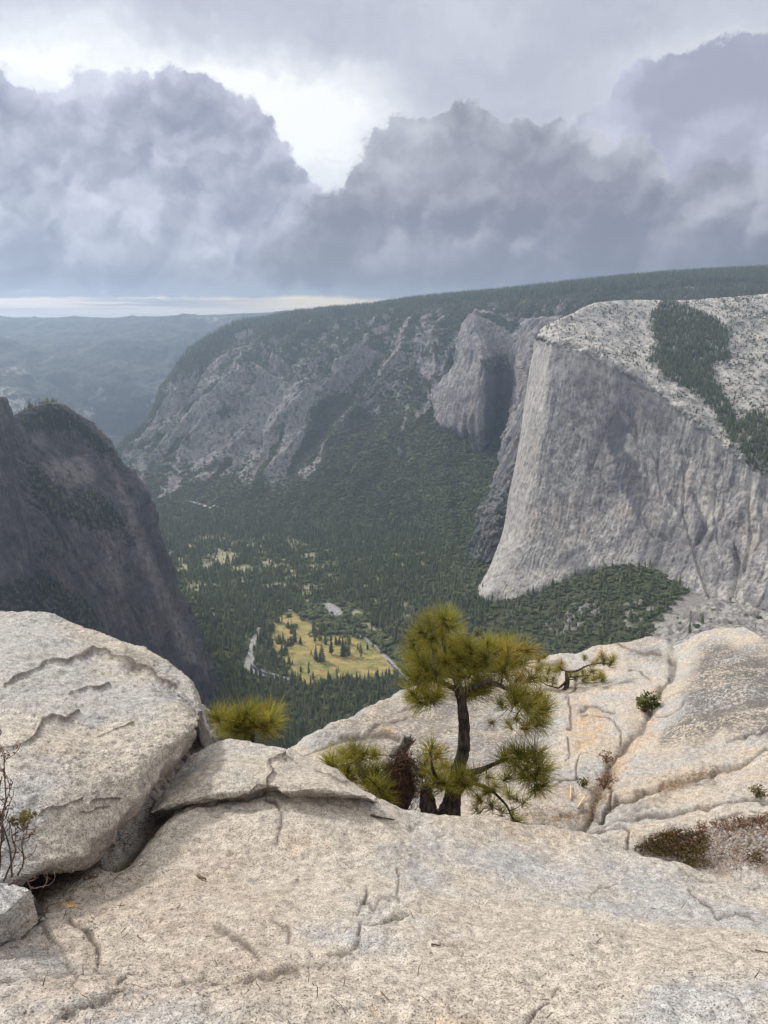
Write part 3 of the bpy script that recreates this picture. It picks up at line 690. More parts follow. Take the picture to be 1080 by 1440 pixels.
n = normals(g); n = np.where((n * g).sum(-1, keepdims=True) > 0, -n, n)
g = g + n * (corners(g, 60, 14, 405) + corners(g, 25, 5, 406) + cliff_disp(g, 9, 110, 401) + (ridged(np.stack([g[..., 0] / 30, g[..., 1] / 40, g[..., 2] / 150], -1), 4, seed=2) - .5) * 10)[..., None]
px_, py_ = proj(g); row_ = t1[:, None] * np.ones(px_.shape)
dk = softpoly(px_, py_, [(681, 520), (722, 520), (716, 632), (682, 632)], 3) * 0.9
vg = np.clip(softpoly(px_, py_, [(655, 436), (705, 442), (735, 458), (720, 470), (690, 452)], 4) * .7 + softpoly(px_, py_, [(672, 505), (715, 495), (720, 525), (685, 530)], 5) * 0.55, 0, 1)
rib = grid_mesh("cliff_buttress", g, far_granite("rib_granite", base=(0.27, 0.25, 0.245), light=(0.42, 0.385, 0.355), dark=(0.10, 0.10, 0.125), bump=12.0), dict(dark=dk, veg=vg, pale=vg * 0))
tag(rib, "rounded buttress with a dark alcove beside the gully left of the big monolith", "cliff", kind='structure')

SL = [
 [(735, 500, 4300), (760, 480, 4000), (800, 480, 4000)],
 [(724, 545, 4050), (745, 530, 3700), (800, 530, 3700)],
 [(709, 612, 3750), (735, 600, 3450), (790, 600, 3450)],
 [(699, 650, 3550), (725, 645, 3300), (780, 645, 3300)],
 [(688, 692, 3350), (712, 690, 3130), (765, 690, 3200)],
 [(672, 718, 3150), (697, 722, 2960), (750, 720, 3050)],
 [(670, 745, 3020), (694, 744, 2860), (745, 740, 2950)],
 [(660, 790, 2950), (690, 790, 2800), (740, 780, 2850)]]
ctrl = np.array([[P(*p) for p in r] for r in SL]); g, t1, t2 = loft(ctrl, 300, 160, (640, 800, 480, 780))
n = normals(g); n = np.where((n * g).sum(-1, keepdims=True) > 0, -n, n)
g = g + n * (corners(g, 40, 16, 435, .5) + cliff_disp(g, 14, 70, 431, 0.5) + (ridged(np.stack([(g[..., 0] - g[..., 2] * .5) / 26, g[..., 1] / 40, g[..., 2] / 120], -1), 4, seed=2) - .5) * 20)[..., None]
px_, py_ = proj(g)
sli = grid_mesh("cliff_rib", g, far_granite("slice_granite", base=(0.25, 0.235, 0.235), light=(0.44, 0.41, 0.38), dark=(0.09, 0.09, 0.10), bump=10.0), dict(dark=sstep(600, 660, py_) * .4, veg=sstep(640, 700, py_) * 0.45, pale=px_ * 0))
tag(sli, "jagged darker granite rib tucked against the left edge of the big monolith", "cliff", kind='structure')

# dark rock tower at the left
def tower(name, rows, seed, label, matn, tone):
    ctrl = np.array([[P(*p) for p in r] for r in rows]); g, t1, t2 = loft(ctrl, 620, 460, (-60, 330, 540, 980))
    n = normals(g); n = np.where((n * g).sum(-1, keepdims=True) > 0, -n, n)
    row_ = t1[:, None] * np.ones(g.shape[:2])
    k = sstep(0.8, 1.6, row_) * 0.85 + 0.15
    bl = ridged(g / np.array([90., 120., 60.]), 5, seed=seed + 7) - 0.5
    d_ = corners(g, 75, 15, seed + 20, -0.3) + corners(g, 26, 6.5, seed + 30, -0.25) + cliff_disp(g, 9, 110, seed, -0.12) + bl * 6 + (ridged(np.stack([(g[..., 0] + .2 * g[..., 2]) / 30, g[..., 1] / 30, g[..., 2] / 170], -1), 4, seed=seed + 2) - .5) * 9
    g = g + n * (d_ * k)[..., None]
    px_, py_ = proj(g)
    w_ = fbm(np.stack([px_ / 16, py_ / 16, px_ * 0], -1), 4, seed=5) * 7
    vg = np.zeros_like(px_)
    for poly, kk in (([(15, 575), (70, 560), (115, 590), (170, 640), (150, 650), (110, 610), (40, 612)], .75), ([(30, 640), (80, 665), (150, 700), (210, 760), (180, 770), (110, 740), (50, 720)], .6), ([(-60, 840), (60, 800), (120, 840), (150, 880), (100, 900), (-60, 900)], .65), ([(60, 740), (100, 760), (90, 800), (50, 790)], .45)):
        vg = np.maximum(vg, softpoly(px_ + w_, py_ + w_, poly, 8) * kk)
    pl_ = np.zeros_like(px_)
    for poly, kk in (([(42, 612), (60, 608), (68, 622), (50, 628)], .4), ([(60, 650), (120, 640), (135, 670), (95, 690), (75, 675)], .5), ([(150, 640), (175, 690), (215, 790), (262, 880), (292, 940), (262, 930), (215, 830), (180, 740)], .5), ([(145, 750), (170, 745), (175, 830), (150, 830)], .35)):  # long right strip: lit facets painted in as paler rock
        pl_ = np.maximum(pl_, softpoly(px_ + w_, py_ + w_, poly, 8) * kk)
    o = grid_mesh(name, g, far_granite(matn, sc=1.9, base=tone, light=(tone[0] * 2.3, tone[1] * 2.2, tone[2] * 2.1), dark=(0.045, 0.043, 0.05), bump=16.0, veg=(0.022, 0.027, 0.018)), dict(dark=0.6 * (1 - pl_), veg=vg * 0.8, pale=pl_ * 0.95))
    tag(o, label, "cliff", kind='structure'); return g, vg, row_
CR = []
left = [(-420, 620), (-420, 640), (-420, 690), (-420, 740), (-420, 790), (-420, 850), (-420, 900), (-420, 980)]
sky = [(-420, 560, 1750), (-120, 575, 1780), (10, 588, 1800), (45, 572, 1860), (75, 566, 1900), (97, 573, 1930), (110, 588, 1960), (109, 600, 2150), (104, 615, 2500)]
silR = [(110, 588, 1960), (150, 618, 1930), (172, 655, 1900), (203, 697, 1900), (216, 742, 1920), (240, 805, 1950), (263, 858, 1990), (283, 908, 2030), (297, 941, 2060), (306, 990, 2080)]
lefty = [560, 640, 700, 750, 800, 850, 900, 950, 1000, 1080]
rows = [[(p[0], p[1] + 8, p[2] + 420) for p in sky], sky]
for k, (sx, sy, sdd) in enumerate(silR[1:], 1):
    ly = lefty[k]; r = []
    for xx, u in ((-420, 0), (-120, .2), (10, .36), (60, .52), (110, .70), (150, .88)):
        X_ = -420 + (sx - 18 + 420) * (u if xx == -420 else {(-120): .50, 10: .68, 60: .78, 110: .87, 150: .95}[xx])
        Y_ = ly * (1 - u) + sy * u
        D_ = 1250 * (1 - u) + (sdd - 130) * u - 60 * math.sin(u * math.pi)
        # widen at the top, kick out to the base
        r.append((X_, Y_, D_ + (8 - k) * 28 - (k > 3) * (k - 3) * 6))
    r.append((sx, sy, sdd)); r.append((sx - 3, sy + 6, sdd + 260)); r.append((sx - 14, sy + 10, sdd + 700))
    rows.append(r)
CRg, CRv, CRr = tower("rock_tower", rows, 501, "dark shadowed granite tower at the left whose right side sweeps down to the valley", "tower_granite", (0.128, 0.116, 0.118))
SPR = [[(-300, 500, 1900), (-80, 540, 1800), (-5, 560, 1750), (3, 562, 1780), (5, 566, 1900)],
       [(-300, 500, 1600), (-80, 535, 1600), (-8, 556, 1580), (2, 558, 1620), (6, 562, 1800)],
       [(-300, 590, 1500), (-80, 590, 1500), (-5, 590, 1500), (11, 592, 1560), (15, 600, 1800)],
       [(-300, 680, 1420), (-80, 680, 1430), (0, 680, 1440), (19, 675, 1500), (24, 680, 1700)],
       [(-300, 780, 1380), (-80, 780, 1390), (0, 775, 1400), (30, 760, 1450), (36, 760, 1650)],
       [(-300, 900, 1340), (-80, 900, 1350), (0, 880, 1360), (44, 860, 1400), (52, 860, 1600)]]
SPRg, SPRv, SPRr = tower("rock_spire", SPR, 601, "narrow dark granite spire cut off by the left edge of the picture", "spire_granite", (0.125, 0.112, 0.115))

# ------------------------------------------------------------------ near rock
def near_rock(name, ctrl, nr, nc, mat, cracks=(), seed=0, amps=(0.03, 0.011, 0.004), iron=(), lich=(), pillow=None, label=None, cat=None, kind=None, clip=(-120, 1200, 820, 1560), pits=0.0, post=None, extra=None, darkzones=(), crestrow=None, crk=1.0, dust=()):
    ctrl = np.asarray(ctrl, float)
    g, t1, t2 = loft(ctrl, nr, nc, clip)
    n = normals(g); c0 = np.where((n * g).sum(-1, keepdims=True) > 0, -1.0, 1.0)
    n = n * np.sign(np.median(c0))
    px_, py_ = proj(g)
    d0 = fbm(g / 0.55, 4, seed=seed) * amps[0] + fbm(g / 0.12, 4, seed=seed + 5) * amps[1] + fbm(g / 0.03, 3, seed=seed + 8) * amps[2]
    if pits:
        pn = fbm(g / 0.06, 4, seed=seed + 31); d0 -= sstep(0.18, 0.5, pn) * pits
    w_ = fbm(np.stack([px_ / 38, py_ / 38, px_ * 0], -1), 4, gain=.42, seed=seed + 1) * 9
    w2 = fbm(np.stack([px_ / 38, py_ / 38, px_ * 0 + 9], -1), 4, gain=.42, seed=seed + 2) * 9
    ck = np.zeros_like(px_)
    for (pl, dep, wid, stp) in cracks:
        dep = dep * crk
        kx = min(1.0, wid / 5 + 0.35)
        dd, sd_ = polydist(px_ + w_ * kx, py_ + w2 * kx, pl)
        thin = 0.75 + 0.25 * sstep(-0.4, 0.3, noise3(np.stack([px_ / 40, py_ / 40, px_ * 0 + wid], -1), 3)); wid = wid * 0.55; stp = stp * 0.55
        e = np.exp(-(dd / wid) ** 2) * thin
        d0 -= dep * e; ck = np.maximum(ck, e * min(1.0, dep / 0.008))
        if stp: d0 += stp * sstep(0, wid * 1.5, dd) * (sd_ * np.sign(stp) > 0) * np.sign(stp) * np.exp(-dd / 45.0)
    if pillow:
        for (pl, dep, rad) in pillow:
            dd, _ = polydist(px_ + w_ * .5, py_ + w2 * .5, pl); d0 -= dep * np.exp(-dd / rad)
    if extra is not None: d0 = d0 + extra(g, px_, py_, t1, t2)
    g = g + n * d0[..., None]
    if post is not None: g = post(g, t1, t2)
    ir = np.zeros_like(px_); li = np.zeros_like(px_)
    for (poly, soft, k) in iron: ir = np.maximum(ir, softpoly(px_ + w_ * 2, py_ + w2 * 2, poly, soft) * k)
    for (poly, soft, k) in lich: li = np.maximum(li, softpoly(px_ + w_ * 2, py_ + w2 * 2, poly, soft) * k)
    du = np.zeros_like(px_)
    for (poly, soft, k) in dust: du = np.maximum(du, softpoly(px_ + w_ * 2, py_ + w2 * 2, poly, soft) * k)
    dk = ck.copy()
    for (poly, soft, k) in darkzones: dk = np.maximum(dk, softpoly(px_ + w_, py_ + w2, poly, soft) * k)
    o = grid_mesh(name, g, mat, dict(iron=ir, lichen=li, crack=dk, dust=du))
    tag(o, label, cat, kind=kind)
    return o, (g if crestrow is None else g[t1 <= crestrow])

SURF = {}
m_slab = near_granite("slab_granite")
# main slab we stand on
XS = [-1000, -350, -120, 0, 60, 120, 215, 300, 400, 525, 600, 700, 800, 900, 1000, 1080, 1180, 1400, 2000]
crest = {-1000: (1330, 2.3), 2000: (1500, 2.2), -350: (1230, 2.6), -120: (1200, 2.75), 0: (1165, 2.95), 60: (1140, 3.1), 120: (1120, 3.2), 215: (1098, 3.3), 300: (1092, 3.38), 400: (1098, 3.4), 525: (1121, 3.4), 600: (1151, 3.4), 700: (1157, 3.45), 800: (1170, 3.45), 900: (1205, 3.25), 1000: (1233, 3.05), 1080: (1262, 2.9), 1180: (1300, 2.7), 1400: (1380, 2.5)}
rows = []
def hz(px, py, z): return P(px, py, 1.0) * (z / P(px, py, 1.0)[2])
for back in (-4.0, -1.0):
    rows.append([np.array([(x - 540) / 520.0 * (1.7 if back < -2 else 1.3), back, -1.5 + (0.1 if back < -2 else 0)]) for x in XS])
rows.append([hz(x, 2000, -1.50) for x in XS])
rows.append([hz(x, 1600, -1.53) for x in XS])
rows.append([hz(x, 1440, -1.62 + 0.03 * math.sin(x / 170)) for x in XS])
rows.append([P(x, 1345, 1.92 + 0.03 * math.sin(x / 140 + 1)) for x in XS])
rows.append([P(x, 1345 * .45 + crest[x][0] * .55, 1.92 * .42 + crest[x][1] * .58) for x in XS])
rows.append([P(x, 1345 * .15 + crest[x][0] * .85, 1.92 * .13 + crest[x][1] * .87) for x in XS])
rows.append([P(x, *crest[x]) for x in XS])
rows.append([P(x, *crest[x]) + np.array([0, .16, -.14]) for x in XS])
rows.append([P(x, *crest[x]) + np.array([0, .30, -.45]) for x in XS])
rows.append([P(x, *crest[x]) + np.array([0, .35, -1.6]) for x in XS])
cracks = [
 ([(372, 1122), (385, 1130), (396, 1150), (392, 1175), (388, 1196)], .016, 4, .008),
 ([(515, 1255), (518, 1270), (512, 1280)], .018, 3.5, 0), ([(553, 1228), (557, 1245), (556, 1262), (562, 1278)], .014, 3, .008),
 ([(500, 1320), (506, 1303), (520, 1306), (538, 1298), (556, 1292), (575, 1290)], .022, 3.2, .012), ([(465, 1342), (480, 1334), (495, 1335), (505, 1322)], .015, 3, 0),
 ([(503, 1290), (512, 1278), (525, 1283), (535, 1270), (548, 1275)], .012, 3, 0),
 ([(740, 1430), (752, 1424), (765, 1414), (772, 1408)], .016, 3, 0), ([(775, 1398), (785, 1393), (790, 1396)], .012, 2.5, 0),
 ([(970, 1250), (985, 1262), (998, 1270), (1010, 1281), (1032, 1287), (1060, 1296)], .012, 2.5, .006), ([(930, 1210), (955, 1225), (1000, 1240)], .008, 3, 0),
 ([(868, 1238), (850, 1246), (836, 1255), (826, 1266)], .010, 3, .006),
 ([(100, 1290), (120, 1305), (140, 1322), (142, 1345), (138, 1360)], .016, 5, .010), ([(165, 1380), (190, 1364), (205, 1358)], .015, 4, .006), ([(60, 1300), (90, 1330), (110, 1370), (100, 1400)], .010, 6, .008),
 ([(90, 1440), (150, 1405), (230, 1385), (330, 1378), (420, 1362)], .014, 7, .014), ([(0, 1380), (40, 1372), (90, 1390)], .010, 5, .01),
 ([(620, 1325), (640, 1328), (652, 1342)], .010, 2.5, 0), ([(675, 1352), (690, 1345), (706, 1340)], .008, 2.5, 0), ([(632, 1150), (700, 1162), (760, 1160)], .005, 3, 0),
 ([(300, 1300), (350, 1330), (370, 1350)], .012, 8, .01), ([(380, 1300), (398, 1310), (402, 1330)], .010, 5, 0),
 ([(250, 1140), (300, 1127), (345, 1121), (370, 1113)], .012, 5, 0)]
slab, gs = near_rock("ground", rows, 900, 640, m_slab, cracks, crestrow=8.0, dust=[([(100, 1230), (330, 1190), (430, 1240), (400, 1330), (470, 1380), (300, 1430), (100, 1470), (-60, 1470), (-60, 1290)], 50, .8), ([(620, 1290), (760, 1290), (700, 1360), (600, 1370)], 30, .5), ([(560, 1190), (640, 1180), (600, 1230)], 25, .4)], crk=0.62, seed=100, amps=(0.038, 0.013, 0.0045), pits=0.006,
    iron=[([(520, 1425), (600, 1422), (700, 1432), (720, 1470), (500, 1470)], 8, .6), ([(700, 1165), (800, 1175), (810, 1195), (700, 1185)], 12, .35), ([(395, 1172), (455, 1168), (455, 1200), (400, 1200)], 12, .35)],
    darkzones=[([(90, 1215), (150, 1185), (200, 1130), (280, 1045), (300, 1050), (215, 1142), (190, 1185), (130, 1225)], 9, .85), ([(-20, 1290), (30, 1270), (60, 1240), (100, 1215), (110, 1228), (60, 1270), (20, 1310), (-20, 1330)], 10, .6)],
    label="wide speckled granite slab sloping away underfoot to its rounded edge", kind='structure',
    extra=lambda g, x, y, a, b: -0.17 * np.exp(-(polydist(x, y, [(158, 1185), (195, 1145), (240, 1098), (292, 1040)])[0] / 27) ** 2) -0.05 * np.exp(-((x - 170) / 120) ** 2 - ((y - 1340) / 60) ** 2) - 0.03 * np.exp(-((x - 330) / 130) ** 2 - ((y - 1330) / 30) ** 2) + 0.03 * np.exp(-((x - 500) / 200) ** 2 - ((y - 1215) / 50) ** 2) + 0.02 * np.exp(-((x - 330) / 120) ** 2 - ((y - 1415) / 30) ** 2) + 0.012 * ridged(np.stack([x / 120, y / 26, x * 0], -1), 4, seed=4) * sstep(1240, 1330, y))
SURF['ground'] = gs

# big tilted boulder at the left: back underside, top edge, body, lip, underside
top = [(-330, 905, 4.9), (-120, 872, 5.0), (0, 861, 5.1), (55, 866, 5.1), (110, 884, 5.0), (160, 905, 4.9), (212, 926, 4.7), (250, 955, 4.35), (271, 988, 4.0), (275, 1004, 3.85), (275, 1008, 3.8)]
bot = [(-330, 1420, 1.9), (-120, 1300, 2.05), (0, 1238, 2.22), (55, 1214, 2.35), (110, 1196, 2.47), (148, 1160, 2.67), (182, 1122, 2.88), (215, 1087, 3.1), (243, 1057, 3.3), (260, 1037, 3.46), (268, 1022, 3.56)]
BR = []
T = [P(*p) for p in top]; Bt = [P(*p) for p in bot]
BR.append([t + np.array([-.05, .25, -1.3]) for t in T]); BR.append([t + np.array([0.0, .30, -.35]) for t in T]); BR.append([t + np.array([0, .12, -.03]) for t in T]); BR.append(T)
for u, up in ((.10, .018), (.25, .040), (.45, .055), (.65, .05), (.83, .028), (.94, .010), (.985, .003)):
    r = []
    for i, (a_, b_) in enumerate(zip(T, Bt)):
        px_a, py_a, _ = top[i]; px_b, py_b, _ = bot[i]
        v_ = u ** 0.8
        x_ = px_a * (1 - v_) + px_b * v_; y_ = py_a * (1 - v_) + py_b * v_
        d_ = 1 / ((1 / top[i][2]) * (1 - v_) + (1 / bot[i][2]) * v_)
        fade = 1 - max(0, i - 7) / 3.5
        r.append(P(x_ + 6 * math.sin(u * 3.1) * (i > 7), y_, d_ * (1 - up * fade)))
    BR.append(r)
BR.append(Bt)
BR.append([p + np.array([.012, .02, -.05]) for p in Bt]); BR.append([p + np.array([-.01, .06, -.115 - .02 * math.sin(i * 1.7)]) for i, p in enumerate(Bt)])
BR.append([p + np.array([-.10, .22, -.17]) for p in Bt]); BR.append([p + np.array([-.35, .7, -.28]) for p in Bt])
m_b1 = near_granite("boulder_granite", warm=(0.555, 0.495, 0.415), grey=(0.46, 0.455, 0.445), pit=0.45, stain=0.3)
cr1 = [
 ([(-60, 1080), (0, 1060), (28, 1052), (48, 1040), (60, 1020), (85, 1012), (100, 1008), (112, 1002)], .022, 4, .014),
 ([(10, 962), (40, 945), (70, 930), (105, 920), (125, 916), (150, 920), (185, 930), (215, 945), (245, 965)], .018, 5, -.010),
 ([(95, 972), (115, 970), (140, 966), (155, 961)], .016, 3, .008),
 ([(55, 1143), (75, 1138), (100, 1130), (115, 1122)], .016, 3.5, .012), ([(130, 1123), (150, 1118), (165, 1120)], .016, 2.5, .01), ([(110, 1146), (130, 1142), (150, 1130)], .010, 3, .006), ([(140, 1035), (170, 1025), (190, 1015)], .010, 3, .004)]
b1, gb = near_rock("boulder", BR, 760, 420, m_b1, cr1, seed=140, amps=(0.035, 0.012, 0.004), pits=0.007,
    lich=[([(170, 905), (215, 925), (262, 965), (280, 1000), (270, 1020), (240, 985), (200, 945), (160, 925)], 8, .5)],
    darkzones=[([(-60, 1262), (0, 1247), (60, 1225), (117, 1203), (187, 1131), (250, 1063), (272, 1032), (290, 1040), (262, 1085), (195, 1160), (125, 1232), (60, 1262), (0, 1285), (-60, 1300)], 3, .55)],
    label="big flat-topped granite boulder overhanging the slab at the left", cat="boulder")
SURF['boulder'] = gb

# darker pitted rock behind its right edge
t2 = [(60, 880, 6.2), (120, 892, 6.2), (170, 906, 6.1), (215, 925, 6.0), (250, 952, 5.8), (280, 985, 5.5), (305, 1012, 5.2), (322, 1033, 4.95)]
b2_ = [(60, 1000, 4.7), (120, 1000, 4.7), (170, 1000, 4.7), (210, 1010, 4.6), (240, 1030, 4.5), (262, 1048, 4.4), (280, 1060, 4.35), (300, 1062, 4.35)]
rows = [[P(*p) + np.array([-.1, .4, -1.4]) for p in t2], [P(*p) + np.array([-.05, .25, -.3]) for p in t2], [P(*p) for p in t2],
        [P(a_[0] * .7 + b_[0] * .3 - 2, a_[1] * .7 + b_[1] * .3, a_[2] * .62 + b_[2] * .38 - .12) for a_, b_ in zip(t2, b2_)],
        [P(a_[0] * .3 + b_[0] * .7, a_[1] * .3 + b_[1] * .7, a_[2] * .28 + b_[2] * .72 - .14) for a_, b_ in zip(t2, b2_)],
        [P(*p) for p in b2_], [P(*p) + np.array([0, 0.05, -.6]) for p in b2_]]
near_rock("boulder", rows, 260, 260, near_granite("pitted_granite", warm=(0.40, 0.36, 0.32), grey=(0.34, 0.33, 0.325), pit=0.9, stain=0.5), (), seed=160, amps=(.05, .03, .012), pits=0.02,
    lich=[([(140, 890), (340, 890), (340, 1080), (200, 1080)], 20, .75)], label="dark pitted rock wedged behind the right side of the big boulder", cat="boulder")

# low wedge of rock resting on the slab in the middle
t3 = [(212, 1140, 3.22), (232, 1110, 3.42), (262, 1070, 3.72), (290, 1046, 3.9), (320, 1038, 3.98), (355, 1040, 4.0), (400, 1047, 4.0), (430, 1062, 3.95), (470, 1080, 3.85), (498, 1104, 3.64), (516, 1115, 3.50), (527, 1123, 3.38)]
b3 = [(214, 1144, 3.18), (245, 1136, 3.14), (275, 1128, 3.15), (300, 1122, 3.16), (330, 1119, 3.17), (358, 1113, 3.2), (385, 1108, 3.24), (405, 1116, 3.2), (435, 1112, 3.24), (480, 1117, 3.28), (510, 1122, 3.33), (528, 1127, 3.33)]
T3 = [P(*p) for p in t3]; B3 = [P(*p) for p in b3]
rows = [[p + np.array([.0, .25, -1.0]) for p in T3], [p + np.array([.0, .12, -.15]) for p in T3], T3]
for u, up in ((.22, .012), (.5, .028), (.78, .024), (.93, .012)):
    rows.append([P(a_[0] * (1 - u) + b_[0] * u, a_[1] * (1 - u) + b_[1] * u, (1 / ((1 - u) / a_[2] + u / b_[2])) * (1 - up)) for a_, b_ in zip(t3, b3)])
rows += [B3, [p + np.array([0, .02, -.022]) for p in B3], [p + np.array([0, .10, -.11]) for p in B3], [p + np.array([0, .18, -.45]) for p in B3]]
near_rock("rock_slab", rows, 300, 460, m_slab, [([(378, 1112), (374, 1095), (383, 1080), (378, 1068), (392, 1058), (402, 1052)], .022, 3.5, .022), ([(392, 1062), (405, 1058), (412, 1063)], .012, 3, 0), ([(345, 1116), (362, 1106), (378, 1102)], .014, 3, .01), ([(440, 1085), (470, 1092), (500, 1104)], .006, 3, 0)],
    seed=180, amps=(.024, .012, .0045), label="low domed wedge of granite lying on the slab right of the crevice", cat="rock")

# far bedrock: dome behind the pine, upper right hump, whale-backed slabs
OX = [300, 380, 450, 520, 600, 700, 800, 870, 930, 944, 962, 1000, 1045, 1078, 1110, 1200, 1450, 2000]
O = {
 300: [(1260, 3.5), (1210, 4.2), (1170, 4.9), (1140, 5.6), (1110, 6.4), (1098, 6.8)],
 380: [(1250, 3.7), (1190, 4.4), (1150, 5.1), (1115, 5.9), (1082, 7.0), (1068, 7.5)],
 450: [(1245, 3.8), (1180, 4.5), (1140, 5.2), (1100, 6.2), (1052, 7.8), (1029, 8.6)],
 520: [(1240, 3.9), (1170, 4.6), (1130, 5.4), (1085, 6.6), (1025, 8.6), (995, 9.6)],
 600: [(1240, 3.9), (1165, 4.6), (1120, 5.5), (1070, 6.9), (995, 9.6), (962, 10.8)],
 700: [(1240, 3.9), (1165, 4.6), (1120, 5.5), (1060, 7.1), (978, 10.3), (944, 11.6)],
 800: [(1245, 3.8), (1160, 4.6), (1112, 5.5), (1050, 7.2), (958, 10.8), (921, 12.3)],
 870: [(1250, 3.6), (1160, 4.45), (1110, 5.35), (1045, 7.0), (942, 11.0), (904, 12.6)],
 930: [(1255, 3.4), (1165, 4.2), (1110, 5.1), (1045, 6.6), (935, 10.7), (897, 12.4)],
 944: [(1258, 3.35), (1165, 4.15), (1110, 5.05), (1045, 6.5), (942, 10.2), (911, 11.9)],
 962: [(1260, 3.3), (1165, 4.1), (1110, 5.0), (1045, 6.3), (935, 10.2), (903, 11.8)],
 1000: [(1265, 3.2), (1165, 4.0), (1105, 4.9), (1035, 6.3), (925, 10.0), (888, 11.6)],
 1045: [(1272, 3.1), (1162, 3.95), (1100, 4.8), (1030, 6.1), (922, 9.6), (885, 11.2)],
 1078: [(1280, 3.05), (1160, 3.9), (1095, 4.75), (1025, 6.0), (935, 8.9), (903, 10.0)],
 1110: [(1290, 3.0), (1160, 3.85), (1095, 4.7), (1025, 5.9), (950, 8.2), (928, 9.0)],
 1200: [(1310, 2.9), (1165, 3.7), (1100, 4.5), (1040, 5.5), (985, 6.8), (965, 7.4)],
 1450: [(1360, 2.7), (1190, 3.4), (1120, 4.1), (1060, 5.0), (1020, 6.0), (1005, 6.4)],
 2000: [(1480, 2.3), (1280, 2.9), (1200, 3.5), (1140, 4.2), (1100, 5.0), (1085, 5.4)]}
rows = [[P(x, *O[x][0]) + np.array([0, -.1, -.7]) for x in OX]] + [[P(x, *O[x][r]) for x in OX] for r in range(6)]
rows += [[P(x, *O[x][5]) + np.array([0, .5, -.55]) for x in OX], [P(x, *O[x][5]) + np.array([0, 1.2, -2.2]) for x in OX], [P(x, *O[x][5]) + np.array([0, 1.8, -6]) for x in OX]]
CHAN = [(944, 925), (942, 945), (928, 965), (918, 985), (908, 1003), (892, 1022), (876, 1040), (862, 1062), (855, 1085), (843, 1100), (838, 1120), (826, 1142), (815, 1155)]
MAINC = [(862, 1132), (880, 1124), (905, 1112), (935, 1106), (965, 1098), (1000, 1084), (1040, 1069), (1080, 1054), (1150, 1035)]
cr = [(CHAN, .05, 8, 0), (MAINC, .05, 4, .035), ([(850, 1100), (862, 1118), (862, 1132), (845, 1142)], .04, 5, 0),
 ([(820, 1156), (845, 1152), (880, 1140), (920, 1135), (1000, 1133), (1080, 1122), (1150, 1112)], .020, 3, .035),
 ([(1020, 1047), (1050, 1036), (1082, 1024), (1130, 1010)], .025, 3.5, .03), ([(760, 935), (795, 942), (815, 950), (808, 970), (795, 985)], .03, 4, .03),
 ([(800, 985), (806, 1000), (803, 1020), (790, 1032), (775, 1038)], .03, 4, .04), ([(820, 1002), (845, 998), (862, 1000)], .018, 2.5, .02), ([(822, 1012), (850, 1014), (872, 1022), (870, 1040)], .018, 2.5, .015),
 ([(798, 1048), (800, 1060), (797, 1075)], .014, 2.5, .01), ([(815, 1062), (812, 1080), (814, 1095)], .014, 2.5, .01), ([(884, 945), (900, 948), (915, 952)], .012, 2.5, .012), ([(925, 985), (950, 978), (962, 972)], .03, 3.5, .03), ([(918, 1004), (940, 998), (958, 988)], .015, 2.5, .01),
 ([(780, 1115), (800, 1100), (815, 1090)], .014, 2.5, .01), ([(410, 1068), (470, 1048), (530, 1025), (570, 1010)], .02, 4, .03), ([(480, 1040), (520, 1030), (560, 1035)], .02, 5, .02), ([(560, 1000), (600, 990), (640, 995)], .012, 3, .01),
 ([(870, 908), (895, 915), (930, 918)], .014, 3, .012), ([(785, 1145), (830, 1135), (850, 1140)], .016, 3, .02), ([(730, 1168), (800, 1165), (872, 1160), (884, 1172), (880, 1190), (862, 1196)], .03, 3, .03),
 ([(1000, 1150), (1040, 1143), (1080, 1140)], .01, 2.5, .01), ([(905, 1152), (935, 1150), (960, 1152)], .008, 2.2, .006)]
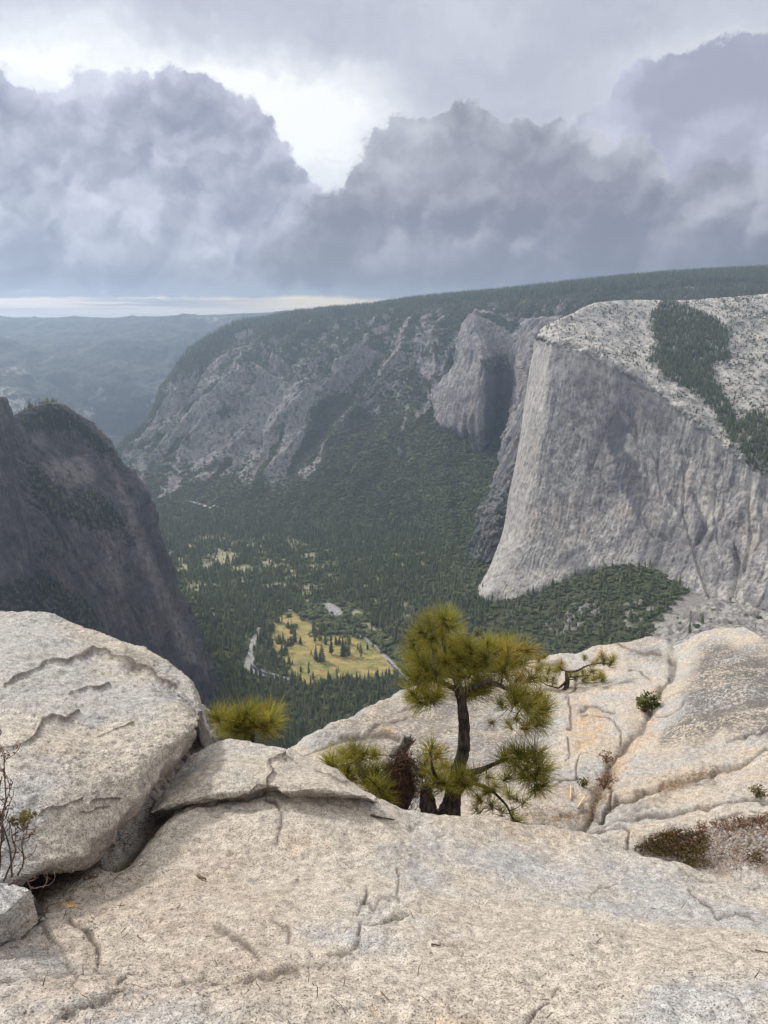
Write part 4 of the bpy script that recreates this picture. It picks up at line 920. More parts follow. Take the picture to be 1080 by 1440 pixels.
out, go = near_rock("rock_outcrop", rows, 720, 900, crestrow=6.0, dust=[([(890, 1198), (905, 1178), (945, 1166), (985, 1168), (1000, 1160), (1080, 1150), (1150, 1150), (1150, 1240), (1080, 1222), (1000, 1226), (950, 1220), (915, 1210)], 7, 1.2), ([(770, 1110), (840, 1100), (850, 1150), (730, 1165)], 12, .8)], mat= near_granite("outcrop_granite", warm=(0.57, 0.49, 0.395), grey=(0.46, 0.45, 0.435), pit=0.5, stain=0.35, bump=1.0), cracks=cr, seed=220, amps=(.075, .016, .005), pits=0.007,
    clip=(300, 1180, 880, 1300),
    crk=0.8, pillow=[(CHAN, .08, 24), (MAINC, .03, 20), ([(820, 1156), (880, 1140), (1000, 1133), (1080, 1122)], .03, 14)], darkzones=[([(890, 1198), (905, 1178), (945, 1166), (985, 1168), (1000, 1160), (1080, 1150), (1150, 1150), (1150, 1240), (1080, 1222), (1000, 1226), (950, 1220), (915, 1210)], 7, .42), ([(826, 1142), (842, 1110), (852, 1080), (862, 1060), (872, 1062), (862, 1100), (850, 1135), (835, 1150)], 5, .4), ([(870, 1135), (940, 1112), (1010, 1088), (1010, 1096), (950, 1118), (880, 1140)], 4, .4)],
    iron=[([(795, 1000), (812, 992), (845, 1005), (850, 1030), (812, 1060), (795, 1040)], 10, .9), ([(905, 1010), (925, 1003), (925, 1025), (885, 1060), (860, 1110), (845, 1105), (865, 1060)], 8, .9), ([(860, 1075), (1000, 1040), (1100, 1030), (1200, 1060), (1200, 1130), (870, 1125)], 18, .25), ([(538, 1030), (556, 1027), (554, 1037), (535, 1036)], 2, 1.3), ([(870, 960), (930, 990), (880, 1010)], 15, .3)],
    lich=[([(985, 905), (1080, 912), (1200, 940), (1200, 1010), (1080, 1030), (1000, 1040), (930, 1048), (940, 1020), (965, 975)], 14, .85), ([(470, 1045), (560, 985), (640, 965), (760, 985), (770, 1040), (720, 1110), (560, 1140), (480, 1080)], 16, .62), ([(860, 900), (940, 895), (935, 930), (880, 925)], 8, .5), ([(440, 1030), (560, 975), (560, 1000), (450, 1055)], 8, .5)],
    label="broad weathered granite outcrop with cracks and orange stains behind the pines", cat="rock outcrop")
SURF['out'] = go
# little rock under the dead shrub, left corner
t4 = [(-60, 1236, 2.2), (-20, 1240, 2.2), (8, 1243, 2.19), (30, 1248, 2.16), (40, 1252, 2.13)]
b4 = [(-60, 1300, 1.98), (-20, 1296, 2.0), (5, 1284, 2.03), (26, 1266, 2.07), (42, 1252, 2.11)]
rows = [[P(*p) + np.array([0, .1, -.2]) for p in t4], [P(*p) for p in t4], [P(a_[0] * .5 + b_[0] * .5, a_[1] * .5 + b_[1] * .5, a_[2] * .5 + b_[2] * .5 - .02) for a_, b_ in zip(t4, b4)], [P(*p) for p in b4], [P(*p) + np.array([0, .03, -.15]) for p in b4]]
near_rock("rock", rows, 120, 120, m_slab, (), seed=250, amps=(.01, .008, .004), label="small pale rock at the left edge beneath the dry shrub", cat="rock")

# ------------------------------------------------------------------ trees of the valley
def leaf_mat(name, cols, rough=0.8, transl=0.0, noise_scale=None, rnd=True):
    m, b, bs = new_mat(name)
    if rnd:
        r = b.node('ShaderNodeObjectInfo', 'Random')
        col = b.mix(r, cols[0], cols[1])
    else: col = cols[0]
    n = b.noise(b.obj(), noise_scale or 6.0, 3, 0.6)
    col = b.gain(col, b.ss(n, 0.3, 0.7, 0.65, 1.35))
    b.put(bs.inputs['Base Color'], col); bs.inputs['Roughness'].default_value = rough
    if transl:
        t = m.node_tree; tr = t.nodes.new('ShaderNodeBsdfTranslucent'); mx = t.nodes.new('ShaderNodeMixShader')
        b.put(tr.inputs['Color'], col); mx.inputs[0].default_value = transl
        t.links.new(bs.outputs[0], mx.inputs[1]); t.links.new(tr.outputs[0], mx.inputs[2])
        t.links.new(mx.outputs[0], t.nodes['Material Output'].inputs['Surface'])
    return m
M_con = leaf_mat("conifer_needles", ((0.046, 0.066, 0.030), (0.155, 0.168, 0.078)), noise_scale=7)
M_bark = leaf_mat("conifer_bark", ((0.10, 0.075, 0.055),), rnd=False)
M_oak = leaf_mat("oak_leaves", ((0.065, 0.085, 0.03), (0.13, 0.145, 0.055)), noise_scale=9)
M_brush = leaf_mat("brush_leaves", ((0.045, 0.063, 0.030), (0.115, 0.128, 0.062)), noise_scale=9)

def conifer(seed, wid=0.13, whorls=11, bare=0.10):
    r = random.Random(seed); v, f, mi = [], [], []
    for k in range(5):
        a = k * 2 * math.pi / 5; v.append((0.018 * math.cos(a), 0.018 * math.sin(a), -0.03))
    v.append((0, 0, 0.9)); nt = len(v)
    f += [(k, (k + 1) % 5, 5) for k in range(5)]; mi += [1] * 5
    for w in range(whorls):
        t = w / (whorls - 1); z = bare + (1 - bare) * t * 0.96
        R = wid * (1 - t) ** 0.75 * (0.75 + 0.5 * r.random()) + 0.008
        nb = 6 if t < 0.75 else 4; a0 = r.random() * 6.3
        for k in range(nb):
            a = a0 + k * 2 * math.pi / nb + r.uniform(-.25, .25); L = R * r.uniform(0.65, 1.2)
            ca, sa = math.cos(a), math.sin(a); hw = 0.55 * L + 0.006
            i0 = len(v); dz = -0.35 * L - r.random() * 0.012; th = 0.030 + 0.28 * L
            v += [(0, 0, z + th), (ca * L * .6 - sa * hw, sa * L * .6 + ca * hw, z + dz * .5), (ca * L, sa * L, z + dz), (ca * L * .6 + sa * hw, sa * L * .6 - ca * hw, z + dz * .5), (0, 0, z - th * 0.3)]
            f += [(i0, i0 + 1, i0 + 2), (i0, i0 + 2, i0 + 3), (i0 + 4, i0 + 2, i0 + 1), (i0 + 4, i0 + 3, i0 + 2)]; mi += [0] * 4
    v_n = np.array(v)
    return v, f, mi

def broadleaf(seed, n=46, flat=0.72):
    r = random.Random(seed); v, f = [], []
    for i in range(n):
        u = r.random() * 2 * math.pi; c = r.uniform(-0.35, 1); s_ = math.sqrt(max(0, 1 - c * c)); R = r.uniform(0.62, 1.0)
        cx, cyy, cz = 0.5 * R * s_ * math.cos(u), 0.5 * R * s_ * math.sin(u), 0.5 * flat + 0.5 * flat * R * c
        k = r.uniform(0.10, 0.19); i0 = len(v)
        nrm = Vector((s_ * math.cos(u), s_ * math.sin(u), c + .2)).normalized(); q = nrm.to_track_quat('Z', 'Y').to_matrix()
        ph = r.random() * 6; pts = [Vector((math.cos(ph + a * 1.2566) * k * r.uniform(.7, 1.25), math.sin(ph + a * 1.2566) * k * r.uniform(.7, 1.25), -0.03 + r.uniform(-.03, .01))) for a in range(5)] + [Vector((0, 0, 0.05))]
        v += [tuple(q @ p + Vector((cx, cyy, cz))) for p in pts]
        f += [(i0 + a, i0 + (a + 1) % 5, i0 + 5) for a in range(5)]
    i0 = len(v)
    v += [(.03, 0, -.05), (-.02, .03, -.05), (-.02, -.03, -.05), (0, 0, .4)]; f += [(i0, i0 + 1, i0 + 3), (i0 + 1, i0 + 2, i0 + 3), (i0 + 2, i0, i0 + 3)]
    return v, f, [0] * (len(f) - 3) + [1] * 3

con_me = []
for k, (w_, n_, bb) in enumerate(((.13, 11, .08), (.105, 12, .14), (.155, 10, .05), (.12, 11, .24))):
    v, f, mi = conifer(k + 3, w_, n_, bb); con_me.append(tri_mesh("conifer_tree", v, f, [M_con, M_bark], mi))
oak_me = []; brush_me = []
for k in range(3):
    v, f, mi = broadleaf(k + 30); oak_me.append(tri_mesh("oak_tree", v, f, [M_oak, M_bark], mi))
    v, f, mi = broadleaf(k + 60, 34, .6); brush_me.append(tri_mesh("brush_clump", v, f, [M_brush, M_bark], mi))

def scatter(g, dens, rng):
    a = g[:-1, :-1]; e1 = g[:-1, 1:] - a; e2 = g[1:, :-1] - a
    area = np.linalg.norm(np.cross(e1, e2), axis=-1)
    ex = area * dens[:-1, :-1]; cnt = rng.poisson(np.clip(ex, 0, 40))
    ii, jj = np.nonzero(cnt); rep = cnt[ii, jj]; ii, jj = np.repeat(ii, rep), np.repeat(jj, rep)
    u, v_ = rng.random((2, len(ii)))[..., None]
    p = a[ii, jj] * (1 - u) * (1 - v_) + g[ii, jj + 1] * u * (1 - v_) + g[ii + 1, jj] * (1 - u) * v_ + g[ii + 1, jj + 1] * u * v_
    return p, ii, jj

PXv, PYv = proj(G); inf = (PXv > -20) & (PXv < 1110) & (PYv < 1085)
shapef = noise3(G / 130, 9); oakz = fbm(G / 170, 4, seed=81)
veg = 1 - np.clip(rock, 0, 1)
nonforest = np.clip(meadow * 1.3 + sand + water + clear * 0.9 + road + spur * 0.97 + apron * 0.93, 0, 1)
open_ = (1 - nonforest) * inf
slope_z = sstep(5.0, 5.45, TR)                 # chaparral and oak on the slopes, conifers on the floor and the rim
rimz = sstep(8.1, 8.5, TR)
gladeN = sstep(0.36, 0.5, fbm(G / 60, 4, seed=83)) * (PYv > 770) * (PYv < 950) * (PXv < 640)
conz = np.clip(1 - slope_z * 0.80 + rimz, 0, 1)
east = sstep(660, 720, PXv) * (PYv > 740)
oakarea = np.maximum(softpoly(PXv, PYv, [(414, 860), (440, 845), (500, 850), (520, 880), (590, 930), (600, 985), (575, 960), (545, 925), (505, 890), (470, 895), (440, 880)], 5) * 0.85, east * 0.78 * (TR < 6.5))
conz *= (1 - oakarea)
con_d = (0.0095 - 0.003 * (TR < 5.3)) * conz * open_ * (1 - 0.75 * gladeN) * np.clip(veg + 0.12, 0, 1) * (0.75 + 0.5 * (shapef > -0.2)) * (1 - 0.35 * slope_z)
oak_d = 0.0048 * np.clip(oakarea + 0.22 * (PYv > 760) * (1 - slope_z), 0, 1) * open_ * (TR < 5.3) * (1 - east)
br_d = 0.0060 * np.clip(slope_z * (1 - rimz) + east, 0, 1) * open_ * np.clip(veg ** 1.5 + 0.05, 0, 1)
noface = (TR > 3.0)
rng = np.random.default_rng(5)
Pc, ic, jc = scatter(G, con_d * (TR < 9.3), rng); Po, io, jo = scatter(G, oak_d, rng); Pb, ib, jb = scatter(G, br_d * (TR < 9.2), rng)
hc = (13 + 26 * rng.random(len(Pc)) ** 1.2) * np.where(TR[ic, 0] > 5.4, 0.86, 1.06) * np.where(TR[ic, 0] > 8.6, 1.5, 1.0)
ho = 10 + 9 * rng.random(len(Po)); hb = 6 + 9 * rng.random(len(Pb))
# trees of the monolith's cap and of the shelves
capd = np.clip(ECband * 0.011 + (ECrow < 5.05) * (ECrow > 1.2) * (0.00085 + 0.0022 * ECthin), 0, 1) * (px_ is not None)
Pe, ie, je = scatter(ECG, capd, rng)
he = np.where(ECband[ie, je] > 0.5, 15 + 14 * rng.random(len(Pe)), 5 + 9 * rng.random(len(Pe)))
capb = ((ECrow < 5.15) & (ECrow > 1.1)) * 0.0022 * (0.35 + ECthin)
Pe2, _, _ = scatter(ECG, capb, rng); he2 = 3.0 + 4.0 * rng.random(len(Pe2))
Pt, it_, jt = scatter(CRg, 0.004 * np.clip(CRv - 0.25, 0, 1) * (CRr < 8), rng); ht = 9 + 12 * rng.random(len(Pt))

# who is seen largest: those become trees of their own
SKYL = [(-50, 862), (0, 862), (100, 885), (200, 920), (262, 965), (320, 1036), (405, 1052), (450, 1029), (520, 995), (600, 962), (700, 944), (800, 921), (870, 904), (1000, 887), (1100, 900)]
sx, sy = np.array(SKYL).T
tx, ty = np.array([(110, 588), (172, 655), (216, 742), (263, 858), (297, 941), (310, 1000)]).T
def seen(p):
    x, y = proj(p); return (y < np.interp(x, sx, sy) - 1) & (x > np.interp(y, ty, tx, left=0, right=310)) & (x > 0) & (x < 1080) & ~((x > 565) & (x < 785) & (y > 880))
Pall = Pc; rank = np.where(seen(Pall), hc / Pall[:, 1], 0)
order = np.argsort(-rank)[:255]; sel = np.zeros(len(Pall), bool); sel[order] = True

def gn_scatter(name, pts, hts, meshes, label, jitter=0.25, wide=1.0):
    me = bpy.data.meshes.new(name); me.vertices.add(len(pts)); me.vertices.foreach_set("co", pts.astype(np.float32).ravel())
    rr = np.random.default_rng(len(pts))
    w = hts * (1 + (rr.random(len(pts)) - .5) * 2 * jitter) * wide
    sc = np.stack([w, w, hts], -1).astype(np.float32)
    at = me.attributes.new("isc", 'FLOAT_VECTOR', 'POINT'); at.data.foreach_set("vector", sc.ravel())
    ro = np.stack([(rr.random(len(pts)) - .5) * .08, (rr.random(len(pts)) - .5) * .08, rr.random(len(pts)) * 6.283], -1).astype(np.float32)
    at = me.attributes.new("iro", 'FLOAT_VECTOR', 'POINT'); at.data.foreach_set("vector", ro.ravel())
    at = me.attributes.new("iid", 'INT', 'POINT'); at.data.foreach_set("value", rr.integers(0, len(meshes), len(pts)).astype(np.int32))
    o = link(name, me); tag(o, label, kind='stuff')
    ng = bpy.data.node_groups.new(name, 'GeometryNodeTree')
    ng.interface.new_socket("Geometry", in_out='INPUT', socket_type='NodeSocketGeometry'); ng.interface.new_socket("Geometry", in_out='OUTPUT', socket_type='NodeSocketGeometry')
    N_ = ng.nodes.new; gi, go_ = N_('NodeGroupInput'), N_('NodeGroupOutput')
    join = N_('GeometryNodeJoinGeometry'); iop = N_('GeometryNodeInstanceOnPoints')
    for k, m_ in enumerate(meshes):
        src = bpy.data.objects.new(name + "_shape", m_); oi = N_('GeometryNodeObjectInfo'); oi.inputs['Object'].default_value = src; oi.inputs['As Instance'].default_value = True
        ng.links.new(oi.outputs['Geometry'], join.inputs[0])
    def na(nm, dt):
        n = N_('GeometryNodeInputNamedAttribute'); n.data_type = dt; n.inputs['Name'].default_value = nm; return n.outputs['Attribute']
    ng.links.new(gi.outputs[0], iop.inputs['Points']); ng.links.new(join.outputs[0], iop.inputs['Instance'])
    iop.inputs['Pick Instance'].default_value = True
    ng.links.new(na("iid", 'INT'), iop.inputs['Instance Index'])
    e2r = N_('FunctionNodeEulerToRotation'); ng.links.new(na("iro", 'FLOAT_VECTOR'), e2r.inputs[0]); ng.links.new(e2r.outputs[0], iop.inputs['Rotation'])
    ng.links.new(na("isc", 'FLOAT_VECTOR'), iop.inputs['Scale'])
    ng.links.new(iop.outputs[0], go_.inputs[0])
    md = o.modifiers.new("scatter", 'NODES'); md.node_group = ng
    return o
gn_scatter("forest", np.concatenate([Pc[~sel], Pe[ECband[ie, je] > .5]]), np.concatenate([hc[~sel], he[ECband[ie, je] > .5]]), con_me, "dense dark conifer forest covering the valley floor and the rims")
gn_scatter("oak_woods", Po, ho, oak_me, "rounded green oak woods around the meadow", wide=1.35)
gn_scatter("brushland", np.concatenate([Pb, Pe2]), np.concatenate([hb, he2]), brush_me, "green brush and low oaks covering the slopes", wide=1.45)
gn_scatter("cliff_top_pines", np.concatenate([Pe[ECband[ie, je] <= .5], Pt]), np.concatenate([he[ECband[ie, je] <= .5], ht]), con_me, "scattered small pines growing on the bare cliff tops", wide=1.5)
print("TREES", len(Pc), len(Po), len(Pb), len(Pe), len(Pe2), len(Pt))

def split_conifer(me):
    out = []
    for part in (0, 1):
        c = me.copy(); import bmesh
        bm = bmesh.new(); bm.from_mesh(c); bmesh.ops.delete(bm, geom=[f for f in bm.faces if f.material_index != part], context='FACES')
        bm.to_mesh(c); bm.free(); out.append(c)
    return out
parts = [split_conifer(m_) for m_ in con_me]
def tree(name, loc, h, wide, k, label, group, rot, split=False):
    if split:
        o = bpy.data.objects.new(name, None); C.objects.link(o); cr_, tk = parts[k]
        for nm, m_ in (("crown", cr_), ("trunk", tk)):
            c = bpy.data.objects.new(nm, m_); C.objects.link(c); c.parent = o
    else:
        o = bpy.data.objects.new(name, con_me[k]); C.objects.link(o)
    o.location = tuple(loc); o.scale = (h * wide, h * wide, h); o.rotation_euler = (0, 0, rot)
    tag(o, label, "tree", group); return o
for i in order:
    x, y = proj(Pc[i]); x, y = float(x), float(y)
    if x > 560: lb, gp = "dark conifer in the woods below the big cliff, just behind the near outcrop", "conifers on the slope below the big cliff"
    elif y > 955: lb, gp = "dark conifer packed in the shadowed forest between the meadow and the near rim", "conifers in the shadowed forest in front of the meadow"
    else: lb, gp = "dark conifer in the dense forest beside the meadow and river", "conifers of the dense forest around the meadow"
    tree("conifer_tree", Pc[i], hc[i], 0.9 + .3 * random.random(), i % 4, lb, gp, random.random() * 6)

def ground_at(px, py):
    dd = (PXv - px) ** 2 + (PYv - py) ** 2 + 1e6 * (TR > 5.5); k = np.unravel_index(np.argmin(dd), dd.shape); return G[k]
MT = [ # foot (px, py), height in photo px, words
 (398.5, 904, 17, "slim conifer at the left edge of the meadow"), (409.5, 904, 10, "short conifer second from the meadow's left edge"), (414, 903, 21, "tall conifer at the upper left of the meadow"),
 (423, 907, 12, "bushy conifer right of the tall one at the upper left of the meadow"), (444.5, 928, 24, "left and darkest tree of the pair in the middle of the meadow"), (449, 932, 16, "short conifer tucked into the pair in the middle of the meadow"),
 (453, 930, 29, "tallest conifer in the middle of the meadow with a long shadow"), (443, 904, 16, "conifer in the row along the back of the meadow, left"), (458, 905, 19, "conifer in the row along the back of the meadow, center"), (466, 920, 32, "thin tall conifer standing alone in the meadow center"),
 (482, 922, 27, "wide dark conifer right of the meadow center"), (486, 921, 17, "small conifer leaning in beside the wide dark one right of center"), (490.5, 921, 25, "slim conifer right beside the wide dark one in the meadow"), (491, 905, 24, "conifer at the upper right of the meadow near the road"),
 (506.5, 917, 15, "round topped tree standing alone near the right side of the meadow"), (433.5, 949, 17, "lone dark conifer at the front left edge of the meadow"), (402, 917, 13, "low rounded tree on the left side of the meadow"), (472, 906, 13, "short conifer behind the thin tall one at the back of the meadow"),
 (462, 957, 15, "bushy conifer at the front edge of the meadow"), (440, 955, 12, "small conifer at the front edge of the meadow left of the bushy one"), (396, 930, 14, "conifer by the meadow's left corner above the river")]
for k, (x, y, hp, lb) in enumerate(MT):
    p = ground_at(x, y); h = hp * p[1] / FPX * 1.22
    tree("conifer_tree", p, h, 1.05 if hp > 14 else 1.7, k % 4, lb, "conifers standing on the meadow", k * 1.3, split=True)

# ------------------------------------------------------------------ pines, shrubs and litter on the rock
def surf_at(key, px, py):
    g = SURF[key]; x, y = proj(g); dd = (x - px) ** 2 + (y - py) ** 2; dd = np.maximum(dd, 6) + g[..., 1] * .01
    k = np.unravel_index(np.argmin(dd), dd.shape); return Vector(g[k])

def tube_data(pts, rads, sides=8, seed=0, rough=0.0):
    r = random.Random(seed); v, f = [], []; pts = [Vector(p) for p in pts]; up = Vector((.3, .2, 1))
    for i, p in enumerate(pts):
        t = (pts[min(i + 1, len(pts) - 1)] - pts[max(i - 1, 0)]).normalized()
        a = t.cross(Vector((0.9, 0.1, 0.2)) if abs(t.x) < .8 else Vector((0, 1, 0))).normalized(); b_ = t.cross(a)
        for k in range(sides):
            an = k * 2 * math.pi / sides; rr = rads[i] * (1 + r.uniform(-rough, rough))
            v.append(p + (a * math.cos(an) + b_ * math.sin(an)) * rr)
    for i in range(len(pts) - 1):
        for k in range(sides):
            f.append((i * sides + k, i * sides + (k + 1) % sides, (i + 1) * sides + (k + 1) % sides, (i + 1) * sides + k))
    f.append(tuple(range(sides))[::-1]); f.append(tuple(range((len(pts) - 1) * sides, len(pts) * sides)))
    return v, f

def curve_pts(ctrl, n):
    c = np.array([tuple(p) for p in ctrl], float); t = np.linspace(0, len(c) - 1, n); return [Vector(p) for p in pchip(c, t)]

def merge(items):
    v, f = [], []
    for vv, ff in items:
        o = len(v); v += list(vv); f += [tuple(i + o for i in q) for q in ff]
    return v, f

def bark_mat(name, c0, c1, dist=0.006):
    m, b, bs = new_mat(name); co = b.obj()
    n = b.noise(b.map(co, scale=(1, 1, .35)), 45, 6, 0.7); n2 = b.noise(co, 12, 4, 0.6)
    col = b.mix(b.ss(n, .35, .65), c0, c1); col = b.gain(col, b.ss(n2, .3, .7, .7, 1.3)); finish(b, bs, col, .9, n, dist); return m
M_pbark = bark_mat("pine_bark", (0.022, 0.018, 0.016), (0.115, 0.09, 0.078), .018)
M_grey = bark_mat("weathered_wood", (0.13, 0.115, 0.105), (0.34, 0.31, 0.28))
M_twig = bark_mat("dry_twig", (0.10, 0.075, 0.055), (0.24, 0.18, 0.14), 0.002)
M_red = bark_mat("dead_needles", (0.06, 0.036, 0.026), (0.17, 0.098, 0.065), 0.002)
M_yel = bark_mat("bare_wood", (0.55, 0.42, 0.22), (0.68, 0.54, 0.32), 0.001)

def needle_mat(name, tip, basec, transl=0.35):
    m, b, bs = new_mat(name)
    a = b.attr('tipf'); o = b.node('ShaderNodeObjectInfo', 'Random'); co = b.obj(); n = b.noise(co, 14, 2, 0.5)
    col = b.mix(a, basec, tip); col = b.mix(b.ss(n, .45, .7) * .5, col, (tip[0] * 1.35, tip[1] * 1.1, tip[2]))
    col = b.gain(col, b.ss(o, 0, 1, .75, 1.3))
    b.put(bs.inputs['Base Color'], col); bs.inputs['Roughness'].default_value = .5; bs.inputs['Specular IOR Level'].default_value = 0.35
    t = m.node_tree; tr = t.nodes.new('ShaderNodeBsdfTranslucent'); mx = t.nodes.new('ShaderNodeMixShader')
    b.put(tr.inputs['Color'], b.gain(col, 1.6)); mx.inputs[0].default_value = transl
    t.links.new(bs.outputs[0], mx.inputs[1]); t.links.new(tr.outputs[0], mx.inputs[2]); t.links.new(mx.outputs[0], t.nodes['Material Output'].inputs['Surface'])
    return m
M_need = needle_mat("pine_needles", (0.28, 0.255, 0.035), (0.05, 0.06, 0.014))
M_need2 = needle_mat("pine_needles_dry", (0.30, 0.23, 0.045), (0.12, 0.10, 0.03))

def tuft_mesh(name, seed, L=0.13, n=170, spread=1.9, mat=None, width=0.0014, droop=0.25):
    """a brush of long needles round a twig end that points along +Z"""
    r = random.Random(seed); v, f, tf = [], [], []
    for i in range(n):
        th = spread * (r.random() ** 0.75); ph = r.uniform(0, 6.2832)
        d = Vector((math.sin(th) * math.cos(ph), math.sin(th) * math.sin(ph), math.cos(th)))
        base = Vector((r.gauss(0, .004), r.gauss(0, .004), -r.random() * L * 0.55)); l = L * r.uniform(.65, 1.1)
        side = d.cross(Vector((r.uniform(-1, 1), r.uniform(-1, 1), r.uniform(-1, 1)))).normalized() * width
        bend = Vector((r.uniform(-.12, .12), r.uniform(-.12, .12), r.uniform(-.12, .12))) * l + Vector((0, 0, 1)) * l * 0.06
        p0, p1, p2 = base, base + d * l * .5 + bend * .3, base + d * l + bend
        i0 = len(v); v += [p0 - side * .8, p0 + side * .8, p1 - side, p1 + side, p2]; tf += [0, 0, .6, .6, 1]
        f += [(i0, i0 + 1, i0 + 3, i0 + 2), (i0 + 2, i0 + 3, i0 + 4)]
    me = tri_mesh(name, v, f, mat or M_need); at = me.attributes.new('tipf', 'FLOAT', 'POINT'); at.data.foreach_set('value', np.array(tf, np.float32)); return me
TUFTS = [tuft_mesh("needle_tuft", s_, L_, n_, sp_) for s_, L_, n_, sp_ in ((1, .145, 165, 1.6), (2, .135, 155, 1.8), (3, .125, 145, 1.35), (4, .15, 170, 1.7))]
TUFTS_S = [tuft_mesh("needle_tuft", s_, L_, n_, sp_) for s_, L_, n_, sp_ in ((11, .10, 90, 1.6), (12, .09, 80, 1.9))]
TUFTS_D = [tuft_mesh("needle_tuft", s_, .12, 120, 1.8, M_need2) for s_ in (21, 22)]

def nearest(pool, p, away=None):
    return min(pool, key=lambda q: (q - p).length)

def make_pine(name, root, stems, tufts, label, group=None, base_d=4.4, branch_r=0.006, scale=1.0, small=False, dry=0.12, seed=3, cat="pine tree"):
    """stems: [(points, radii)] in world space; tufts: (px, py, d, size)"""
    r = random.Random(seed); R0 = Vector(root)
    o = bpy.data.objects.new(name, None); C.objects.link(o); o.location = R0; tag(o, label, cat, group)
    pool = []
    for k, (pts, rad, nm, mt) in enumerate(stems):
        c = curve_pts(pts, 6 * len(pts)); rr = np.interp(np.linspace(0, len(rad) - 1, len(c)), range(len(rad)), rad)
        v, f = tube_data([p - R0 for p in c], rr, 12, k, 0.10); link(nm, tri_mesh(nm, v, f, mt, smooth=True), o)
        if mt is not M_grey: pool += [(p, rr[i]) for i, p in enumerate(c) if nm != 'trunk' or i > len(c) * 0.35]
    # twigs from the nearest wood to each tuft, grown outward
    T_ = [(P(x, y, d_ + r.uniform(-.22, .22) * scale), sz) for (x, y, d_, sz) in tufts]
    T_ = [(Vector(p), sz) for p, sz in T_]
    order_ = sorted(T_, key=lambda t: min((t[0] - q).length for q, _ in pool))
    bits = {}
    for p, sz in order_:
        q, qr = min(pool, key=lambda a_: (a_[0] - p).length + 0.25 * max(0, a_[0].z - p.z))
        L_ = (p - q).length
        mid = (q + p) / 2 + Vector((r.uniform(-.12, .12), r.uniform(-.12, .12), -.10 + r.uniform(-.06, .05))) * L_
        rs = max(0.0022, min(qr * .8, branch_r * (0.5 + L_ * 2))); c = curve_pts([q, mid, p], 7)
        v, f = tube_data([a_ - R0 for a_ in c], [rs * (1 - .55 * i / 6) for i in range(7)], 6, 1, .08)
        link("branch", tri_mesh("branch", v, f, M_pbark if r.random() < .8 else M_twig, smooth=True), o)
        pool += [(a_, rs * (1 - .55 * i / 6)) for i, a_ in enumerate(c) if i > 2]
        dirv = ((p - mid).normalized() * .75 + Vector((r.uniform(-.3, .3), r.uniform(-.3, .3), .50))).normalized()
        ms = (TUFTS_D if r.random() < dry * .5 else TUFTS_S if sz < .7 else TUFTS)
        t_ = bpy.data.objects.new("needle_tuft", r.choice(ms)); C.objects.link(t_); t_.parent = o
        t_.location = p - R0; t_.rotation_mode = 'QUATERNION'; t_.rotation_quaternion = dirv.to_track_quat('Z', 'Y') @ Matrix.Rotation(r.random() * 6, 3, 'Z').to_quaternion()
        k = scale * (sz if sz >= .7 else sz + .3) * r.uniform(.9, 1.1); t_.scale = (k, k, k)
    return o

def Z6(x, y): return 430 + x / 2.919, 840 + y / 2.919
D0 = 4.45
root = Vector(P(620, 1168, 4.42))
def pt(x, y, d=D0): a_, b_ = Z6(x, y); return Vector(P(a_, b_, d))
stems = [([pt(560, 960, 4.42), pt(590, 880, 4.42), pt(602, 830, 4.42), pt(610, 770, 4.43), pt(632, 690), pt(650, 600), pt(648, 500), pt(638, 420), pt(625, 360), pt(600, 300), pt(575, 230), pt(560, 170)], [.09, .074, .058, .052, .044, .039, .035, .031, .026, .019, .013, .007], 'trunk', M_pbark),
 ([pt(560, 940, 4.42), pt(508, 900, 4.40), pt(500, 840, 4.40), pt(492, 780, 4.42)], [.075, .06, .052, .035], 'trunk', M_pbark),
 ([pt(622, 400), pt(680, 370, 4.4), pt(760, 350, 4.35), pt(840, 380, 4.3), pt(900, 440, 4.3)], [.026, .02, .016, .011, .007], 'limb', M_pbark),
 ([pt(620, 380), pt(560, 350, 4.5), pt(500, 330, 4.55), pt(450, 380, 4.6)], [.02, .015, .011, .007], 'limb', M_pbark),
 ([pt(605, 320), pt(680, 260, 4.5), pt(760, 230, 4.5), pt(860, 250, 4.5)], [.017, .013, .010, .006], 'limb', M_pbark),
 ([pt(590, 270), pt(540, 260, 4.4), pt(515, 220, 4.35), pt(520, 310, 4.3)], [.010, .008, .006, .004], 'limb', M_grey),
 ([pt(640, 720), pt(700, 715, 4.35), pt(760, 690, 4.3), pt(860, 660, 4.3), pt(940, 690, 4.35)], [.024, .020, .014, .009, .006], 'limb', M_pbark),
 ([pt(605, 830), pt(680, 760, 4.4), pt(740, 780, 4.35), pt(820, 850, 4.3), pt(850, 910, 4.3)], [.018, .014, .010, .007, .005], 'limb', M_pbark),
 ([pt(600, 780), pt(560, 760, 4.3), pt(520, 700, 4.25), pt(515, 640, 4.25)], [.016, .012, .009, .006], 'limb', M_pbark),
 ([pt(575, 200), pt(560, 120, 4.4), pt(620, 155, 4.35), pt(660, 150, 4.35), pt(700, 150, 4.35)], [.007, .005, .005, .004, .003], 'bare_twig', M_grey)]
